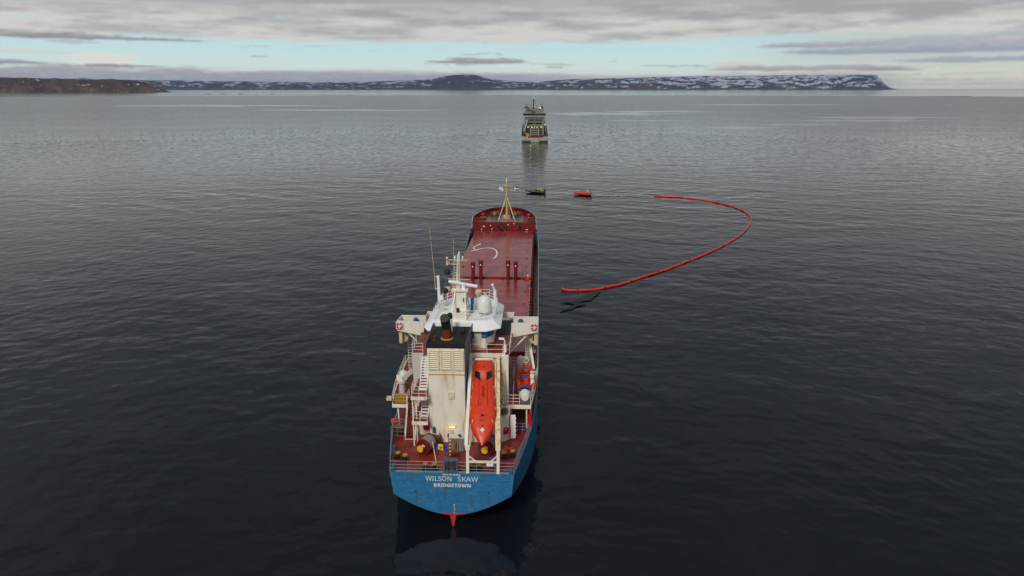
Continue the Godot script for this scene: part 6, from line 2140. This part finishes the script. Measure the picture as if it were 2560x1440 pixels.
	b.lathe([Vector2(0.45, 0), Vector2(0.6, 0.5), Vector2(0.5, 1.1), Vector2(0, 1.3)], V(48.0, -0.8, 31.4), 12)
	part(mast, "mast_dome", b, M["clean_white"])
	for k in 26:
		b = MB.new()
		var cs := rng.randf_range(40.0, 46.0); var cp := rng.randf_range(-8.2, 8.2); var cz: float = [9.9, 13.05, 15.45, 20.25, 23.4][k % 5]
		if k % 3 == 0:
			b.tube([V(cs, cp, cz), V(cs, cp, cz + rng.randf_range(0.8, 2.2))], rng.randf_range(0.15, 0.5), 8)
		else:
			b.box(V(cs, cp, cz + 0.5), Vector3(rng.randf_range(0.5, 1.8), 1.0, rng.randf_range(0.5, 1.4)))
		if k % 5 >= 3 and absf(cp) > 6.0:
			continue
		part(sh, "deck_fitting", b, [D, W, G, M["rust"]][k % 4])
	for p in [-4.5, -2.6, 2.0, 4.6, 6.2]:
		b = MB.new()
		b.tube([V(47.0, p, 23.4), V(47.0, p, 26.0 + absf(p) * 0.3)], 0.09, 5)
		part(sh, "whip_aerial", b, D)
	# lamps burning on the after deck
	for q in [[40.4, -5.2, 9.0, 0.36], [40.4, -2.0, 9.0, 0.34], [40.4, 0.0, 9.0, 0.28], [40.4, 2.0, 9.0, 0.34], [40.4, 5.4, 9.0, 0.36], [45.6, 4.6, 24.2, 0.5], [34.0, 8.3, 11.4, 0.34]]:
		b = MB.new()
		b.ball(Vector3.ZERO, Vector3(q[3], q[3], 0.2), 10, 6)
		var o := part(sh, "deck_lamp", b, M["deck_lamp"])
		o.position = V(q[0], q[1], q[2])
	for q in [[39.8, -3.5, 8.8], [39.8, 3.5, 8.8]]:
		var l := OmniLight3D.new()
		l.name = "deck_lamp_light"; l.light_color = Color(1.0, 0.86, 0.6); l.light_energy = 2.0; l.light_size = 0.3; l.omni_range = 40.0; l.omni_attenuation = 2.0; l.shadow_enabled = true
		l.transform = xf * Transform3D(Basis(), V(q[0], q[1], q[2]))
		add_child(l, true)

# ---------------------------------------------------------------- small boats, wakes and the boom
func boat(called: String, label: String, xf: Transform3D, L: float, tube_mat: Material, dark: bool) -> Node3D:
	var o := thing(called, label, "boat", xf, "small boats between the bow and the boom")
	var h := L * 0.5
	var b := MB.new()   # bow towards -z
	b.tube([Vector3(-1.0, 0.55, h), Vector3(-1.1, 0.6, 0.2 * h), Vector3(-1.05, 0.66, -0.4 * h), Vector3(-0.78, 0.78, -0.82 * h), Vector3(-0.3, 0.88, -h), Vector3(0.3, 0.88, -h), Vector3(0.78, 0.78, -0.82 * h), Vector3(1.05, 0.66, -0.4 * h), Vector3(1.1, 0.6, 0.2 * h), Vector3(1.0, 0.55, h)], 0.25 if dark else 0.3, 10)
	part(o, "tube", b, tube_mat)
	b = MB.new()
	var rows := []
	for k in 9:
		var t := k / 8.0
		var w := 0.95 * sqrt(maxf(0.0, 1.0 - pow(t, 3.0)))
		var z := h - 2.0 * h * t * 0.98
		rows.append([Vector3(-w, 0.45 + 0.5 * t * t, z), Vector3(-w * 0.7, 0.0 + 0.4 * t * t, z), Vector3(0, -0.35 + 0.9 * t * t * t, z), Vector3(w * 0.7, 0.0 + 0.4 * t * t, z), Vector3(w, 0.45 + 0.5 * t * t, z)])
	b.sheet(rows)
	part(o, "hull", b, M["rubber"])
	b = MB.new()
	b.prism([Vector3(-0.9, 0.36, h), Vector3(0.9, 0.36, h), Vector3(0.9, 0.42, -0.5 * h), Vector3(0, 0.7, -0.92 * h), Vector3(-0.9, 0.42, -0.5 * h)], Vector3(0, 0.04, 0))
	part(o, "floor", b, M["grey"])
	b = MB.new()
	b.box(Vector3(0, 0.75, 0.12 * h), Vector3(0.75, 0.7, 0.7)); b.box(Vector3(0, 0.75, 0.45 * h), Vector3(0.6, 0.7, 1.3))
	part(o, "console", b, M["rubber"] if dark else M["boom_red"])
	b = MB.new()
	b.tube([Vector3(-0.85, 0.4, 0.9 * h), Vector3(-0.8, 2.1, 0.95 * h), Vector3(0.8, 2.1, 0.95 * h), Vector3(0.85, 0.4, 0.9 * h)], 0.05, 6); b.tube([Vector3(0, 2.1, 0.95 * h), Vector3(0, 3.0, 0.95 * h)], 0.04, 5)
	part(o, "aerial_arch", b, M["grey"])
	b = MB.new()
	b.box(Vector3(0, 1.0, h + 0.25), Vector3(0.5, 0.8, 0.5)); b.box(Vector3(0, 0.3, h + 0.3), Vector3(0.22, 0.9, 0.3))
	part(o, "outboard_engine", b, M["black"] if dark else M["grey"])
	return o

func make_boats() -> void:
	var d1 := Vector3(12.7, 0, -266.2); var c1 := Vector3(8.95, 0.1, -267.8)
	var t1 := PI / 2 - 0.40
	var x1 := Transform3D(Basis(Vector3.UP, t1), c1)
	boat("inflatable_boat", "dark grey inflatable boat leading, just right of the bow mast", x1, 7.8, M["patrol_dark_grey"], true)
	var x2 := Transform3D(Basis(Vector3.UP, PI / 2 - 0.46), Vector3(26.8, 0.1, -261.6))
	boat("inflatable_boat", "orange inflatable boat following the dark one, nearer the red boom", x2, 6.4, M["boom_red"], false)
	var hv := lin(226, 238, 44)
	var fig := seated(hv, lin(222, 230, 70)); var fig2 := standing(hv, lin(26, 28, 30), lin(30, 32, 34), 0.05)
	single("person", "person in yellow jacket and helmet seated at the console of the dark boat", "person", x1 * Transform3D(Basis(), Vector3(-0.1, 0.52, 1.5)), fig, M["figure"], "boat crews in yellow jackets")
	single("person", "person in yellow jacket standing behind the seat in the dark boat", "person", x1 * Transform3D(Basis(Vector3.UP, 0.3), Vector3(0.45, 0.52, 2.1)), fig2, M["figure"], "boat crews in yellow jackets")
	single("person", "person in yellow jacket and helmet seated aft of the others in the dark boat", "person", x1 * Transform3D(Basis(Vector3.UP, -0.3), Vector3(-0.5, 0.52, 2.7)), fig, M["figure"], "boat crews in yellow jackets")
	single("person", "person in yellow jacket standing at the console of the orange boat", "person", x2 * Transform3D(Basis(), Vector3(0.15, 0.52, 1.9)), fig2, M["figure"], "boat crews in yellow jackets")
	single("person", "person in yellow jacket and helmet seated at the stern of the orange boat", "person", x2 * Transform3D(Basis(Vector3.UP, 0.6), Vector3(-0.45, 0.52, 2.4)), fig, M["figure"], "boat crews in yellow jackets")
	# broken water astern of the boats and beside the patrol ship
	var b := MB.new()
	var g := RandomNumberGenerator.new()
	g.seed = 99
	for k in 122:
		var pts := []
		var w: float
		if k < 100:      # curling wakes of the two boats
			var f := pow(g.randf(), 1.3)
			var first := k % 2 == 0
			var x0 := 14.0 + 26.0 * f if first else 31.0 + 18.0 * f
			var z0 := (-265.6 - 8.0 * f * f if first else -259.6 - 1.5 * f) + g.randfn() * (0.4 + 2.2 * f)
			var ln := g.randf_range(1.2, 4.5)
			for i in 6:
				pts.append(Vector3(x0 + ln * i / 5.0, 0.10 + 0.0015 * k, z0 - 0.5 * f * i / 5.0 + 0.22 * sin(i * 1.7 + k)))
			w = g.randf_range(0.10, 0.5)
		else:            # stretched streaks either side of the patrol ship
			var sg := -1.0 if g.randf() < 0.45 else 1.0
			var f := g.randf()
			var x0 := 17.5 + sg * (9.5 + 9.0 * f)
			var z0 := -530.0 + g.randf_range(-42.0, 10.0) * (0.3 + 0.7 * f)
			var ln := g.randf_range(5.0, 18.0)
			for i in 6:
				pts.append(Vector3(x0 + sg * ln * i / 5.0, 0.06 + 0.003 * (k - 100), z0 - 1.6 * i / 5.0 + 0.5 * sin(i * 1.3 + k)))
			w = g.randf_range(0.6, 2.6)
		for i in 5:
			var wa := w * sin(PI * (i + 0.15) / 5.3); var wb := w * sin(PI * (i + 1.15) / 5.3)
			var fa: Vector3 = pts[i] + Vector3(0, 0, wa); var fb: Vector3 = pts[i + 1] + Vector3(0, 0, wb)
			var fc: Vector3 = pts[i + 1] - Vector3(0, 0, wb); var fd: Vector3 = pts[i] - Vector3(0, 0, wa)
			b.tri(fa, fb, fc, Vector3.UP, Vector3.UP, Vector3.UP); b.tri(fa, fc, fd, Vector3.UP, Vector3.UP, Vector3.UP)
	var foam := part(self, "foam", b, M["foam"])
	foam.set_meta("kind", "stuff")
	tag(foam, "flecks of pale foam in the wakes of the boats and patrol ship", "foam")

func make_boom() -> void:
	var P := [[10.0, -133.2], [11.2, -132.6], [13.5, -132.5], [16.9, -133.2], [19.4, -134.9], [22.5, -137.0], [26.0, -140.5], [29.6, -144.3], [34.1, -148.6], [38.8, -154.0], [45.0, -161.2], [51.9, -170.1], [57.7, -178.2], [64.3, -189.0], [69.6, -199.6], [73.9, -210.0], [75.9, -218.0], [76.6, -226.5], [75.6, -235.2], [73.0, -243.0], [68.2, -250.2], [62.8, -255.4], [58.1, -257.6], [53.4, -258.2]]
	var line := []
	for i in P.size() - 1:
		for k in 10:
			var a := Vector3(P[i][0], 0, P[i][1]); var d := Vector3(P[i + 1][0], 0, P[i + 1][1])
			var p := Vector3(P[maxi(i - 1, 0)][0], 0, P[maxi(i - 1, 0)][1]); var q := Vector3(P[mini(i + 2, P.size() - 1)][0], 0, P[mini(i + 2, P.size() - 1)][1])
			line.append(a.cubic_interpolate(d, p, q, k / 10.0))
	line.append(Vector3(P[-1][0], 0, P[-1][1]))
	var o := thing("oil_boom", "long red floating oil boom curving across the water right of the ship", "oil boom", Transform3D())
	var n: int = line.size()
	var per := 19
	var i := 0
	var num := 0
	while i < n - 1:
		var seg := []
		var rad := []
		var e := mini(i + per, n - 1)
		for k in range(i, e + 1):
			var p: Vector3 = line[k]
			p.y = 0.15 + 0.03 * sin(k * 0.9)
			if k < 8:
				p.y += 0.02 * (8 - k)
			seg.append(p)
			var r := 0.245 + 0.012 * sin(k * 2.3)
			if k == i or k == e:
				r = 0.2
			if k == 0:
				r = 0.12
			rad.append(r)
		var b := MB.new()
		b.tube(seg, rad, 12)
		var sec := part(o, "boom_section", b, M["boom_red"])
		b = MB.new()
		var rows := []
		for p in seg:
			rows.append([p + Vector3(0, -0.25, 0), p + Vector3(0, -0.95, 0)])
		b.sheet(rows)
		part(sec, "skirt", b, M["gap_red"])
		if e < n - 1:
			b = MB.new()
			var dr: Vector3 = (line[e + 1] - line[e - 1]).normalized()
			b.box(line[e] + Vector3(0, 0.16, 0), Vector3(0.52, 0.44, 0.18), Basis(Vector3.UP.cross(dr), Vector3.UP, dr))
			part(o, "coupling", b, M["gap_red"])
		i = e
		num += 1
	# slack line trailing from the near end
	var R := [[17.4, -132.7], [16.4, -131.0], [15.6, -129.4], [15.0, -128.4], [14.1, -127.2], [13.4, -126.0], [12.4, -125.3], [11.0, -124.6], [10.6, -124.1], [12.2, -123.8], [12.8, -123.2], [12.4, -122.6], [11.4, -121.8], [10.6, -120.8], [9.6, -119.7], [8.8, -119.1]]
	var b := MB.new()
	var top := []
	for k in R.size():
		var w: float = [0.6, 0.9, 1.2, 1.1, 1.5, 1.8, 1.3, 2.0, 1.0, 1.5, 1.2, 0.6, 0.4, 0.8, 0.5, 0.2][k]
		top.append([Vector3(R[k][0] - w, 0.16, R[k][1]), Vector3(R[k][0], 0.26, R[k][1] + 0.05), Vector3(R[k][0] + w, 0.16, R[k][1] + 0.15)])
	b.sheet(top)
	single("trailing_line", "dark crumpled line trailing on the water from the near end of the boom", "line", Transform3D(), b, mk("wet_line", rgb(24, 12, 12), 0.5))
